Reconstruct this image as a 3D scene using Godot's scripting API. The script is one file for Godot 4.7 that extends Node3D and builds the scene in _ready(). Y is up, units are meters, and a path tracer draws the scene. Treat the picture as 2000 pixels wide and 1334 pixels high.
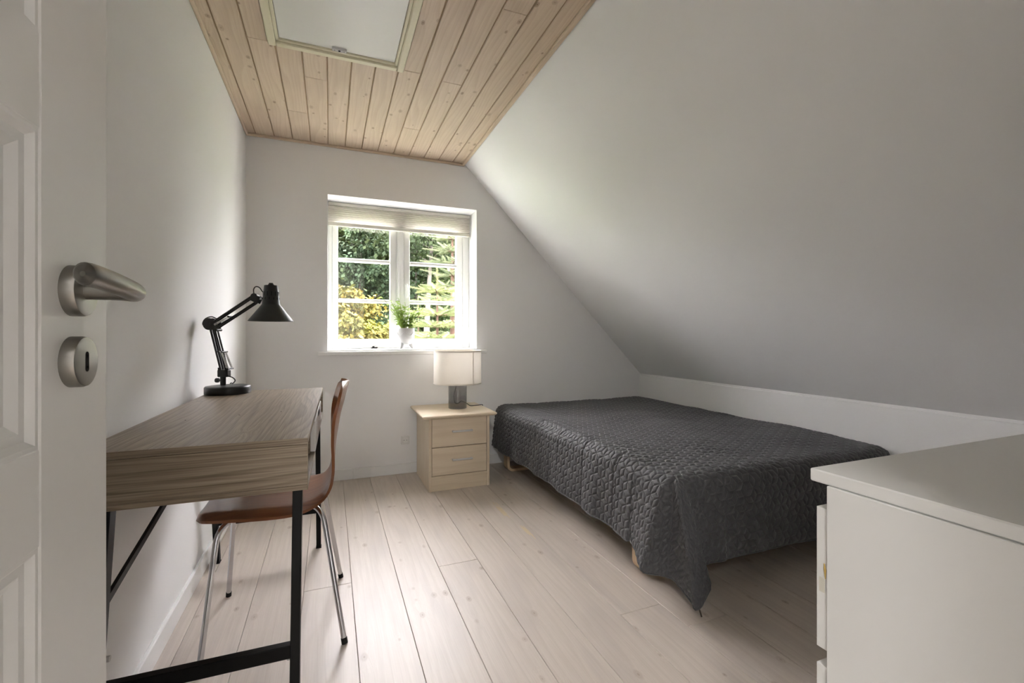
extends Node3D
# A small attic bedroom: plank floor, board ceiling with a hatch, sloping wall, window onto a wood.
# x runs along the window wall, z towards the doorway, y up; metres.

const XL := -0.5035      # left wall
const XE := 0.9525       # where the flat ceiling meets the slope
const XK := 2.572        # knee wall
const YK := 0.656        # top of the knee wall
const YC := 2.296        # ceiling
const ZB := -3.34        # window wall
const ZF := 0.02         # doorway wall
const WX0 := -0.017      # window opening
const WX1 := 1.045
const WY0 := 0.885
const WY1 := 1.96
const ZW := -3.55        # window frame, room side
const GROUND := -2.7

var M := {}
var taken := {}
var rng := RandomNumberGenerator.new()


# ---------------------------------------------------------------- geometry
class Geo:
	var v := PackedVector3Array()
	var n := PackedVector3Array()
	var uv := PackedVector2Array()
	var ix := PackedInt32Array()

	func tri(a: int, b: int, c: int) -> void:
		var f := (v[c] - v[a]).cross(v[b] - v[a])
		if f.dot(n[a] + n[b] + n[c]) < 0.0:
			ix.append_array([a, c, b])
		else:
			ix.append_array([a, b, c])

	func vert(p: Vector3, q: Vector3, t := Vector2.ZERO) -> int:
		v.append(p); n.append(q); uv.append(t)
		return v.size() - 1

	# a flat convex polygon whose face looks away from "inside"
	func poly(pts: Array, inside: Vector3, grain := 0, off := Vector2.ZERO) -> void:
		var mid := Vector3.ZERO
		for p in pts: mid += p
		mid /= pts.size()
		var nn := Vector3.ZERO
		for k in pts.size():
			var p: Vector3 = pts[k] - mid
			var q: Vector3 = pts[(k + 1) % pts.size()] - mid
			nn += p.cross(q)
		if nn.length() < 1e-14: return
		nn = nn.normalized()
		if nn.dot(mid - inside) < 0.0: nn = -nn
		var ax := 0
		if absf(nn.y) >= absf(nn.x) and absf(nn.y) >= absf(nn.z): ax = 1
		elif absf(nn.z) >= absf(nn.x): ax = 2
		var ua := grain
		if ua == ax: ua = (ax + 1) % 3
		var va := 3 - ax - ua
		var first := v.size()
		for p in pts: vert(p, nn, Vector2(p[ua], p[va]) + off)
		for k in range(1, pts.size() - 1): tri(first, first + k, first + k + 1)

	# a box with chamfered edges
	func box(c: Vector3, s: Vector3, bev := 0.0, grain := 0, off := Vector2.ZERO, basis := Basis.IDENTITY) -> void:
		var h := s * 0.5
		var b := minf(bev, minf(h.x, minf(h.y, h.z)) * 0.9)
		var start := v.size()
		for ax in 3:
			var u := (ax + 1) % 3
			var w := (ax + 2) % 3
			for sg in [-1.0, 1.0]:
				var pts := []
				for k in [[-1, -1], [1, -1], [1, 1], [-1, 1]]:
					var p := Vector3.ZERO
					p[ax] = sg * h[ax]; p[u] = k[0] * (h[u] - b); p[w] = k[1] * (h[w] - b)
					pts.append(p)
				poly(pts, Vector3.ZERO, grain, off)
		if b > 0.0:
			for ax in 3:
				var u := (ax + 1) % 3
				var w := (ax + 2) % 3
				for su in [-1.0, 1.0]:
					for sw in [-1.0, 1.0]:
						var pts := []
						for k in [[-1, 0], [1, 0], [1, 1], [-1, 1]]:
							var p := Vector3.ZERO
							p[ax] = k[0] * (h[ax] - b)
							p[u] = su * (h[u] if k[1] == 0 else h[u] - b)
							p[w] = sw * (h[w] - b if k[1] == 0 else h[w])
							pts.append(p)
						poly(pts, Vector3.ZERO, grain, off)
			for sx in [-1.0, 1.0]:
				for sy in [-1.0, 1.0]:
					for sz in [-1.0, 1.0]:
						poly([Vector3(sx * h.x, sy * (h.y - b), sz * (h.z - b)), Vector3(sx * (h.x - b), sy * h.y, sz * (h.z - b)), Vector3(sx * (h.x - b), sy * (h.y - b), sz * h.z)], Vector3.ZERO, grain, off)
		for k in range(start, v.size()):
			v[k] = basis * v[k] + c
			n[k] = (basis * n[k]).normalized()

	func bx(x0: float, x1: float, y0: float, y1: float, z0: float, z1: float, bev := 0.0, grain := 0, off := Vector2.ZERO) -> void:
		box(Vector3(x0 + x1, y0 + y1, z0 + z1) * 0.5, Vector3(x1 - x0, y1 - y0, z1 - z0).abs(), bev, grain, off)

	# a convex outline in x and y, between two z
	func prism(pts: Array, z0: float, z1: float, grain := 0) -> void:
		var mid := Vector3.ZERO
		for p in pts: mid += Vector3(p.x, p.y, 0)
		mid /= pts.size(); mid.z = (z0 + z1) * 0.5
		for z in [z0, z1]:
			var ring := []
			for p in pts: ring.append(Vector3(p.x, p.y, z))
			poly(ring, mid, grain)
		for k in pts.size():
			var a: Vector2 = pts[k]
			var b: Vector2 = pts[(k + 1) % pts.size()]
			poly([Vector3(a.x, a.y, z0), Vector3(b.x, b.y, z0), Vector3(b.x, b.y, z1), Vector3(a.x, a.y, z1)], mid, grain)

	# spins a profile of (radius, height) about the y axis through c
	func lathe(c: Vector3, prof: Array, seg := 32, basis := Basis.IDENTITY, sharp := 0.6) -> void:
		for k in prof.size() - 1:
			var a: Vector2 = prof[k]
			var b: Vector2 = prof[k + 1]
			if a.distance_to(b) < 1e-7: continue
			var na := _pn(prof, k, k, sharp)
			var nb := _pn(prof, k, k + 1, sharp)
			var first := v.size()
			for s in seg + 1:
				var t := TAU * s / seg
				var d := Vector3(cos(t), 0, sin(t))
				vert(c + basis * (d * a.x + Vector3.UP * a.y), (basis * (d * na.x + Vector3.UP * na.y)).normalized(), Vector2(float(s) / seg, a.y))
				vert(c + basis * (d * b.x + Vector3.UP * b.y), (basis * (d * nb.x + Vector3.UP * nb.y)).normalized(), Vector2(float(s) / seg, b.y))
			for s in seg:
				var p := first + s * 2
				tri(p, p + 1, p + 3)
				tri(p, p + 3, p + 2)

	# profile normal of piece k at point at, rounded with the next piece where the turn is gentle
	func _pn(prof: Array, k: int, at: int, sharp: float) -> Vector2:
		var own: Vector2 = (prof[k + 1] - prof[k]).normalized()
		var o := Vector2(own.y, -own.x)
		var other := k - 1 if at == k else k + 1
		if other < 0 or other + 1 >= prof.size(): return o
		var e: Vector2 = (prof[other + 1] - prof[other]).normalized()
		var q := Vector2(e.y, -e.x)
		return (o + q).normalized() if o.dot(q) > sharp else o

	# a tube along points; radius may be one number or one for each point; flat squashes it along the side axis
	func tube(pts: Array, radius, seg := 10, caps := true, squash := Vector2.ONE) -> void:
		var m := pts.size()
		var t0: Vector3 = (pts[1] - pts[0]).normalized()
		var side := t0.cross(Vector3.UP)
		if side.length() < 0.05: side = t0.cross(Vector3.RIGHT)
		side = side.normalized()
		var first := v.size()
		for k in m:
			var t: Vector3 = (pts[mini(k + 1, m - 1)] - pts[maxi(k - 1, 0)]).normalized()
			side = (side - t * side.dot(t)).normalized()
			var up := side.cross(t).normalized()
			var r: float = radius[k] if radius is Array else radius
			for s in seg + 1:
				var a := TAU * s / seg
				var d := side * cos(a) * squash.x + up * sin(a) * squash.y
				var nn := (side * cos(a) / squash.x + up * sin(a) / squash.y).normalized()
				vert(pts[k] + d * r, nn, Vector2(float(s) / seg, float(k)))
		for k in m - 1:
			for s in seg:
				var p := first + k * (seg + 1) + s
				tri(p, p + 1, p + seg + 2)
				tri(p, p + seg + 2, p + seg + 1)
		if caps:
			for e in [0, m - 1]:
				var t: Vector3 = (pts[0] - pts[1]).normalized() if e == 0 else (pts[m - 1] - pts[m - 2]).normalized()
				var mid := vert(pts[e], t)
				var ring := v.size()
				for s in seg + 1: vert(v[first + e * (seg + 1) + s], t)
				for s in seg: tri(mid, ring + s, ring + s + 1)

	# a smooth sheet from rows of points; normals from its own slopes, turned to look along "front"
	func sheet(p: PackedVector3Array, rows: int, cols: int, t: PackedVector2Array, front := 1.0) -> void:
		var first := v.size()
		for r in rows:
			for c in cols:
				var k := r * cols + c
				var du := p[r * cols + mini(c + 1, cols - 1)] - p[r * cols + maxi(c - 1, 0)]
				var dv := p[mini(r + 1, rows - 1) * cols + c] - p[maxi(r - 1, 0) * cols + c]
				var nn := du.cross(dv) * front
				nn = nn.normalized() if nn.length() > 1e-12 else Vector3.UP
				v.append(p[k]); n.append(nn); uv.append(t[k] if t.size() else Vector2.ZERO)
		for r in rows - 1:
			for c in cols - 1:
				var k := first + r * cols + c
				if front > 0.0: ix.append_array([k, k + cols, k + 1, k + 1, k + cols, k + cols + 1])
				else: ix.append_array([k, k + 1, k + cols, k + 1, k + cols + 1, k + cols])

	func mesh(m: Material) -> ArrayMesh:
		var a := []
		a.resize(Mesh.ARRAY_MAX)
		a[Mesh.ARRAY_VERTEX] = v
		a[Mesh.ARRAY_NORMAL] = n
		a[Mesh.ARRAY_TEX_UV] = uv
		a[Mesh.ARRAY_INDEX] = ix
		var r := ArrayMesh.new()
		r.add_surface_from_arrays(Mesh.PRIMITIVE_TRIANGLES, a)
		r.surface_set_material(0, m)
		return r


# ---------------------------------------------------------------- nodes
func numbered(called: String) -> String:
	var k: int = taken.get(called, 0)
	taken[called] = k + 1
	return called if k == 0 else "%s_%03d" % [called, k]


func put(g: Geo, called: String, m: Material, parent: Node3D = self, at := Vector3.ZERO) -> MeshInstance3D:
	return place(g.mesh(m), called, parent, at)


func place(me: Mesh, called: String, parent: Node3D, at := Vector3.ZERO) -> MeshInstance3D:
	var o := MeshInstance3D.new()
	o.mesh = me
	o.name = numbered(called) if parent == self else called
	parent.add_child(o, true)
	o.position = at
	return o


func tag(o: Node3D, label: String, category: String, group := "") -> Node3D:
	o.set_meta("label", label)
	o.set_meta("category", category)
	if group: o.set_meta("group", group)
	return o


func thing(called: String, label: String, category: String, at := Vector3.ZERO, turn := 0.0, group := "") -> Node3D:
	var o := Node3D.new()
	o.name = numbered(called)
	add_child(o, true)
	o.position = at
	o.rotation.y = turn
	return tag(o, label, category, group)


func struct(o: Node3D, label := "") -> Node3D:
	o.set_meta("kind", "structure")
	if label: o.set_meta("label", label)
	return o


func frame_node(called: String) -> Node3D:
	var o := Node3D.new()
	o.name = numbered(called)
	add_child(o, true)
	return struct(o)


# ---------------------------------------------------------------- materials
func plain(c: Color, rough := 0.6, metal := 0.0) -> StandardMaterial3D:
	var m := StandardMaterial3D.new()
	m.albedo_color = c
	m.roughness = rough
	m.metallic = metal
	return m


func noise(seed_: int, freq: float, oct := 3) -> FastNoiseLite:
	var f := FastNoiseLite.new()
	f.seed = seed_
	f.noise_type = FastNoiseLite.TYPE_SIMPLEX_SMOOTH
	f.frequency = freq
	f.fractal_octaves = oct
	return f


func noise_height(seed_: int, size: int, freq: float, oct := 3) -> NoiseTexture2D:
	var t := NoiseTexture2D.new()
	t.width = size; t.height = size
	t.seamless = true
	t.noise = noise(seed_, freq, oct)
	return t


# sawn wood: growth rings drawn out along x, fibres, and knots that bend the grain round them
func wood_tex(w: int, h: int, long: float, wide: float, seed_: int, pale: Color, dark: Color, ring: float, ring_share: float, fibre_share: float, patch: Color, patch_share: float, knots: int, knot: Color, knot_r := 0.008) -> ImageTexture:
	var r := RandomNumberGenerator.new()
	r.seed = seed_
	var bend := PackedFloat32Array(); bend.resize(w * h)
	var spot := PackedFloat32Array(); spot.resize(w * h)
	for k in knots:
		var cx := r.randf() * long
		var cy := r.randf() * wide
		var kr := knot_r * r.randf_range(0.45, 1.25)
		var st := r.randf_range(1.2, 2.2)
		var deep := r.randf_range(0.45, 1.0)
		var x0 := maxi(0, int((cx - kr * 9.0) / long * w))
		var x1 := mini(w - 1, int((cx + kr * 9.0) / long * w))
		var y0 := maxi(0, int((cy - kr * 5.0) / wide * h))
		var y1 := mini(h - 1, int((cy + kr * 5.0) / wide * h))
		for y in range(y0, y1 + 1):
			for x in range(x0, x1 + 1):
				var dx := (x * long / w - cx) / (kr * st)
				var dy := (y * wide / h - cy) / kr
				var d := sqrt(dx * dx + dy * dy)
				bend[y * w + x] += signf(dy) * kr * 1.5 * exp(-d * d * 0.12) * minf(absf(dy), 1.0)
				var s := clampf(1.25 - d, 0.0, 1.0)
				s = s * (0.72 + 0.28 * sin(d * 9.0)) + 0.25 * exp(-pow((d - 1.15) * 5.0, 2.0))
				spot[y * w + x] = maxf(spot[y * w + x], s * deep)
	var f1 := noise(seed_ + 1, 1.0, 2)
	var f2 := noise(seed_ + 2, 1.0, 3)
	var f3 := noise(seed_ + 3, 1.0, 2)
	var data := PackedByteArray(); data.resize(w * h * 3)
	for y in h:
		var ym := y * wide / h
		for x in w:
			var i := y * w + x
			var xm := x * long / w
			var yy: float = ym + bend[i]
			var warp := f1.get_noise_2d(xm * 0.9, yy * 7.0)
			var rr := (yy + warp * 0.035) * ring
			var saw := rr - floorf(rr)
			saw = saw * saw * (1.0 if saw < 0.86 else (1.0 - saw) / 0.14)
			var fib := f2.get_noise_2d(xm * 3.5, yy * 420.0)
			var big := f3.get_noise_2d(xm * 1.6, yy * 9.0)
			var t := clampf(saw * ring_share + fib * fibre_share + fibre_share * 0.4, 0.0, 1.0)
			var c := pale.lerp(dark, t).lerp(patch, clampf(big * 1.4, 0.0, 1.0) * patch_share).lerp(knot, clampf(spot[i], 0.0, 1.0))
			data[i * 3] = int(clampf(c.r, 0, 1) * 255.0)
			data[i * 3 + 1] = int(clampf(c.g, 0, 1) * 255.0)
			data[i * 3 + 2] = int(clampf(c.b, 0, 1) * 255.0)
	return ImageTexture.create_from_image(Image.create_from_data(w, h, false, Image.FORMAT_RGB8, data))


func wooden(tex: Texture2D, long: float, wide: float, rough := 0.5) -> StandardMaterial3D:
	var m := plain(Color.WHITE, rough)
	m.albedo_texture = tex
	m.uv1_scale = Vector3(1.0 / long, 1.0 / wide, 1)
	return m


func relief(m: StandardMaterial3D, tex: Texture2D, cm: float, scale: float) -> StandardMaterial3D:
	m.heightmap_enabled = true
	m.heightmap_texture = tex
	m.heightmap_scale = cm
	m.uv1_triplanar = true
	m.uv1_world_triplanar = true
	m.uv1_scale = Vector3.ONE * scale
	return m


func make_materials() -> void:
	M.wall = plain(Color(0.94, 0.94, 0.937), 0.75)
	M.slope = plain(Color(0.935, 0.935, 0.93), 0.7)
	M.paint = plain(Color(0.93, 0.93, 0.925), 0.35)
	M.door_paint = plain(Color(0.86, 0.86, 0.85), 0.4)
	M.chest_white = plain(Color(0.9, 0.9, 0.89), 0.38)
	M.window_paint = plain(Color(0.95, 0.95, 0.94), 0.3)
	M.floor_wood = wooden(wood_tex(2048, 512, 3.6, 0.9, 11, Color(0.805, 0.762, 0.72), Color(0.705, 0.655, 0.61), 30.0, 0.3, 0.3, Color(0.705, 0.668, 0.64), 0.45, 60, Color(0.58, 0.51, 0.45), 0.0075), 3.6, 0.9, 0.42)
	M.floor_gap = plain(Color(0.58, 0.48, 0.39), 0.9)
	M.board_wood = wooden(wood_tex(2048, 512, 3.6, 0.9, 23, Color(0.85, 0.775, 0.685), Color(0.735, 0.635, 0.53), 46.0, 0.38, 0.25, Color(0.75, 0.665, 0.58), 0.4, 120, Color(0.47, 0.36, 0.26), 0.007), 3.6, 0.9, 0.5)
	M.board_gap = plain(Color(0.66, 0.56, 0.44), 0.8)
	M.desk_wood = wooden(wood_tex(1024, 512, 1.6, 0.8, 37, Color(0.645, 0.59, 0.51), Color(0.375, 0.315, 0.245), 60.0, 0.55, 0.5, Color(0.5, 0.44, 0.365), 0.5, 6, Color(0.36, 0.3, 0.23), 0.01), 1.6, 0.8, 0.36)
	M.birch = wooden(wood_tex(512, 512, 1.2, 0.8, 41, Color(0.87, 0.81, 0.715), Color(0.79, 0.715, 0.61), 16.0, 0.35, 0.3, Color(0.8, 0.72, 0.61), 0.4, 0, Color.BLACK), 1.2, 0.8, 0.4)
	M.bent_wood = wooden(wood_tex(256, 256, 1.0, 0.5, 43, Color(0.84, 0.75, 0.62), Color(0.76, 0.655, 0.51), 30.0, 0.4, 0.4, Color(0.77, 0.67, 0.54), 0.4, 0, Color.BLACK), 1.0, 0.5, 0.5)
	M.teak = wooden(wood_tex(1024, 512, 1.2, 0.6, 47, Color(0.6, 0.37, 0.215), Color(0.44, 0.25, 0.135), 40.0, 0.5, 0.5, Color(0.52, 0.305, 0.17), 0.5, 0, Color.BLACK), 1.2, 0.6, 0.3)
	M.teak.clearcoat_enabled = true
	M.teak.clearcoat = 0.5
	M.teak.clearcoat_roughness = 0.25
	M.cream = plain(Color(0.89, 0.865, 0.755), 0.45)
	M.hatch_white = plain(Color(0.9, 0.9, 0.875), 0.3)
	M.black_metal = plain(Color(0.05, 0.048, 0.047), 0.42)
	M.black_metal.metallic_specular = 0.3
	M.lamp_black = plain(Color(0.06, 0.06, 0.062), 0.38)
	M.chrome = plain(Color(0.78, 0.78, 0.79), 0.14, 1.0)
	M.steel = plain(Color(0.56, 0.55, 0.53), 0.32, 1.0)
	M.grey_metal = plain(Color(0.8, 0.795, 0.785), 0.4, 0.0)
	M.rubber = plain(Color(0.05, 0.05, 0.05), 0.7)
	M.hole = plain(Color(0.01, 0.01, 0.01), 0.9)
	M.plastic = plain(Color(0.92, 0.92, 0.91), 0.35)
	M.cord_black = plain(Color(0.03, 0.03, 0.03), 0.5)
	M.pane = plain(Color(0.03, 0.035, 0.032, 0.015), 0.0)
	M.pane.transparency = BaseMaterial3D.TRANSPARENCY_ALPHA
	M.smoke_glass = plain(Color(0.25, 0.255, 0.27, 0.5), 0.04)
	M.smoke_glass.transparency = BaseMaterial3D.TRANSPARENCY_ALPHA
	M.shade = relief(plain(Color(0.93, 0.91, 0.865), 0.85), noise_height(9, 256, 0.2, 2), 0.02, 6.0)
	M.shade.backlight_enabled = true
	M.shade.backlight = Color(0.55, 0.53, 0.5)
	M.blind = plain(Color(0.93, 0.905, 0.875), 0.85)
	M.blind.backlight_enabled = true
	M.blind.backlight = Color(0.55, 0.55, 0.55)
	M.blind_rail = plain(Color(0.86, 0.84, 0.8), 0.45)
	M.pot = relief(plain(Color(0.74, 0.74, 0.735), 0.55), noise_height(15, 256, 0.06, 3), 0.05, 12.0)
	M.soil = plain(Color(0.2, 0.14, 0.09), 0.95)
	M.plant_leaf = plain(Color(0.4, 0.5, 0.15), 0.45)
	M.plant_leaf.backlight_enabled = true
	M.plant_leaf.backlight = Color(0.36, 0.42, 0.2)
	M.plant_stem = plain(Color(0.5, 0.56, 0.24), 0.6)
	M.spread = relief(plain(Color(0.272, 0.272, 0.28), 0.6), noise_height(19, 512, 0.12, 3), 0.05, 5.0)
	M.spread.rim_enabled = true
	M.spread.rim = 0.8
	M.spread.rim_tint = 0.4
	M.mattress = plain(Color(0.85, 0.84, 0.8), 0.9)


# ---------------------------------------------------------------- first: camera, sky, exposure
func make_view() -> void:
	var cam := Camera3D.new()
	cam.name = "camera"
	add_child(cam)
	cam.position = Vector3(0, 1.0, 0)
	cam.rotation.y = -atan(355.0 / 886.0)
	cam.keep_aspect = Camera3D.KEEP_HEIGHT
	var near := 0.05
	cam.set_frustum(1334.0 / 886.0 * near, Vector2(0, -13.0 / 886.0 * near), near, 200.0)
	cam.current = true
	var sky_mat := ProceduralSkyMaterial.new()
	# overcast: three times as bright overhead as at the horizon
	sky_mat.sky_top_color = Color(0.985, 0.972, 0.988)
	sky_mat.sky_horizon_color = Color(0.611, 0.602, 0.612)
	sky_mat.sky_curve = 0.6
	sky_mat.ground_horizon_color = Color(0.3, 0.31, 0.27)
	sky_mat.ground_bottom_color = Color(0.27, 0.28, 0.24)
	sky_mat.sky_energy_multiplier = 1.0
	var sky := Sky.new()
	sky.sky_material = sky_mat
	var env := Environment.new()
	env.background_mode = Environment.BG_SKY
	env.sky = sky
	env.background_energy_multiplier = 17.0
	env.tonemap_mode = Environment.TONE_MAPPER_LINEAR
	env.tonemap_exposure = 4.4
	env.sdfgi_enabled = true
	env.ssao_enabled = true
	env.ssil_enabled = true
	var we := WorldEnvironment.new()
	we.name = "environment"
	we.environment = env
	add_child(we)


# ---------------------------------------------------------------- the room
func slope_y(x: float) -> float:
	return YC + (x - XE) * (YK - YC) / (XK - XE)


func make_room() -> void:
	var g := Geo.new()
	g.bx(XL - 0.2, XL, -0.2, 2.6, -3.75, 0.16)
	struct(put(g, "wall_left", M.wall))
	# window wall: a gable with one opening
	g = Geo.new()
	var z0 := -3.75
	g.prism([Vector2(XL, 0), Vector2(WX0, 0), Vector2(WX0, 2.5), Vector2(XL, 2.5)], z0, ZB)
	g.prism([Vector2(WX0, 0), Vector2(WX1, 0), Vector2(WX1, WY0), Vector2(WX0, WY0)], z0, ZB)
	g.prism([Vector2(WX0, WY1), Vector2(WX1, WY1), Vector2(WX1, slope_y(WX1) + 0.1), Vector2(XE, 2.5), Vector2(WX0, 2.5)], z0, ZB)
	g.prism([Vector2(WX1, 0), Vector2(XK + 0.06, 0), Vector2(XK + 0.06, slope_y(XK + 0.06) + 0.1), Vector2(WX1, slope_y(WX1) + 0.1)], z0, ZB)
	struct(put(g, "wall_back", M.wall))
	# slope
	g = Geo.new()
	var up := Vector2(YC - YK, XK - XE).normalized() * 0.22
	var a := Vector2(XE, YC)
	var b := Vector2(XK + 0.14, slope_y(XK + 0.14))
	g.prism([a, b, b + up, a + up], ZB, 0.16)
	struct(put(g, "wall_slope", M.slope))
	g = Geo.new()
	g.bx(XK, XK + 0.12, 0, YK, ZB, ZF, 0.0)
	struct(put(g, "wall_right", M.paint))
	g = Geo.new()
	g.bx(XK - 0.012, XK, 0.0, YK - 0.0125, ZB + 0.002, ZF - 0.02, 0.003)
	struct(put(g, "trim_7", M.paint), "smooth white board lining the low knee wall")
	# doorway wall with its opening
	g = Geo.new()
	g.bx(XL, -0.285, 0, 2.55, ZF, 0.16)
	g.bx(-0.285, 0.5, 2.08, 2.55, ZF, 0.16)
	g.prism([Vector2(0.5, 0), Vector2(XK + 0.06, 0), Vector2(XK + 0.06, slope_y(XK + 0.06) + 0.1), Vector2(XE, 2.42), Vector2(0.5, 2.42)], ZF, 0.16)
	struct(put(g, "wall_front", M.wall))
	g = Geo.new()
	g.bx(-0.285, -0.262, 0, 2.08, ZF - 0.005, 0.165, 0.002)
	g.bx(0.477, 0.5, 0, 2.08, ZF - 0.005, 0.165, 0.002)
	g.bx(-0.262, 0.477, 2.055, 2.08, ZF - 0.005, 0.165, 0.002)
	struct(put(g, "trim_8", M.door_paint), "white painted lining of the doorway")
	# skirting boards
	g = Geo.new()
	g.bx(XL, XL + 0.013, 0, 0.072, ZB + 0.013, ZF, 0.003)
	struct(put(g, "baseboard_left", M.paint))
	g = Geo.new()
	g.bx(XL + 0.013, 0.144, 0, 0.072, ZB, ZB + 0.013, 0.002)
	g.bx(0.1448, XK - 0.013, 0, 0.072, ZB, ZB + 0.013, 0.002)
	struct(put(g, "baseboard_back", M.paint))
	g = Geo.new()
	g.bx(0.52, XK - 0.013, 0, 0.072, ZF - 0.013, ZF, 0.003)
	struct(put(g, "baseboard_front", M.paint))
	make_floor()
	make_ceiling()
	make_hall()


func make_floor() -> void:
	var g := Geo.new()
	g.bx(XL - 0.2, XK + 0.1, -0.2, -0.014, -3.5, 0.16)
	var fl: Node3D = struct(put(g, "floor", M.floor_gap))
	var r := RandomNumberGenerator.new()
	r.seed = 71
	var pitch := 0.1765
	var cuts := {-1: [-1.94], 2: [-1.934], 5: [-1.36], 6: [-1.219], 0: [-0.62], 1: [-0.35], 3: [-0.48], 4: [-2.9], 7: [-2.1], 8: [-0.7], 9: [-1.72], 10: [-0.4], 11: [-1.3], 12: [-2.5], 13: [-1.0], -2: [-2.82, -0.75], -3: [-1.5], -4: [-2.2]}
	for k in range(-4, 15):
		var x0 := 0.08 + pitch * k
		var x1 := x0 + pitch
		x0 = maxf(x0, XL); x1 = minf(x1, XK)
		if x1 - x0 < 0.01: continue
		var ends := [ZB + 0.004]
		ends.append_array(cuts.get(k, []))
		ends.append(0.16 if x0 < 0.55 else ZF)
		for e in ends.size() - 1:
			var q := Geo.new()
			var len_: float = ends[e + 1] - ends[e] - 0.0012
			var off := Vector2(r.randf_range(len_ * 0.5, 3.6 - len_ * 0.5), r.randf_range(0.1, 0.8))
			q.box(Vector3.ZERO, Vector3(x1 - x0 - 0.0012, 0.014, len_), 0.0012, 2, off)
			put(q, "plank", M.floor_wood, fl, Vector3((x0 + x1) * 0.5, -0.007, (ends[e] + ends[e + 1]) * 0.5))
	# two rubbed streaks where the varnish shows yellow
	var wear := plain(Color(0.87, 0.79, 0.6), 0.4)
	for s in [[0.905, -2.42, 0.021, 0.26], [0.93, -2.1, 0.017, 0.19]]:
		for j in 5:
			var q := Geo.new()
			var l: float = s[3] * r.randf_range(0.45, 0.9)
			q.box(Vector3.ZERO, Vector3(s[2] * 0.12, 0.0004, l), 0.0001, 2)
			put(q, "varnish_streak", wear, fl, Vector3(s[0] + (j - 2) * s[2] * 0.24, 0.0002, s[1] + r.randf_range(-0.05, 0.05)))


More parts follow.
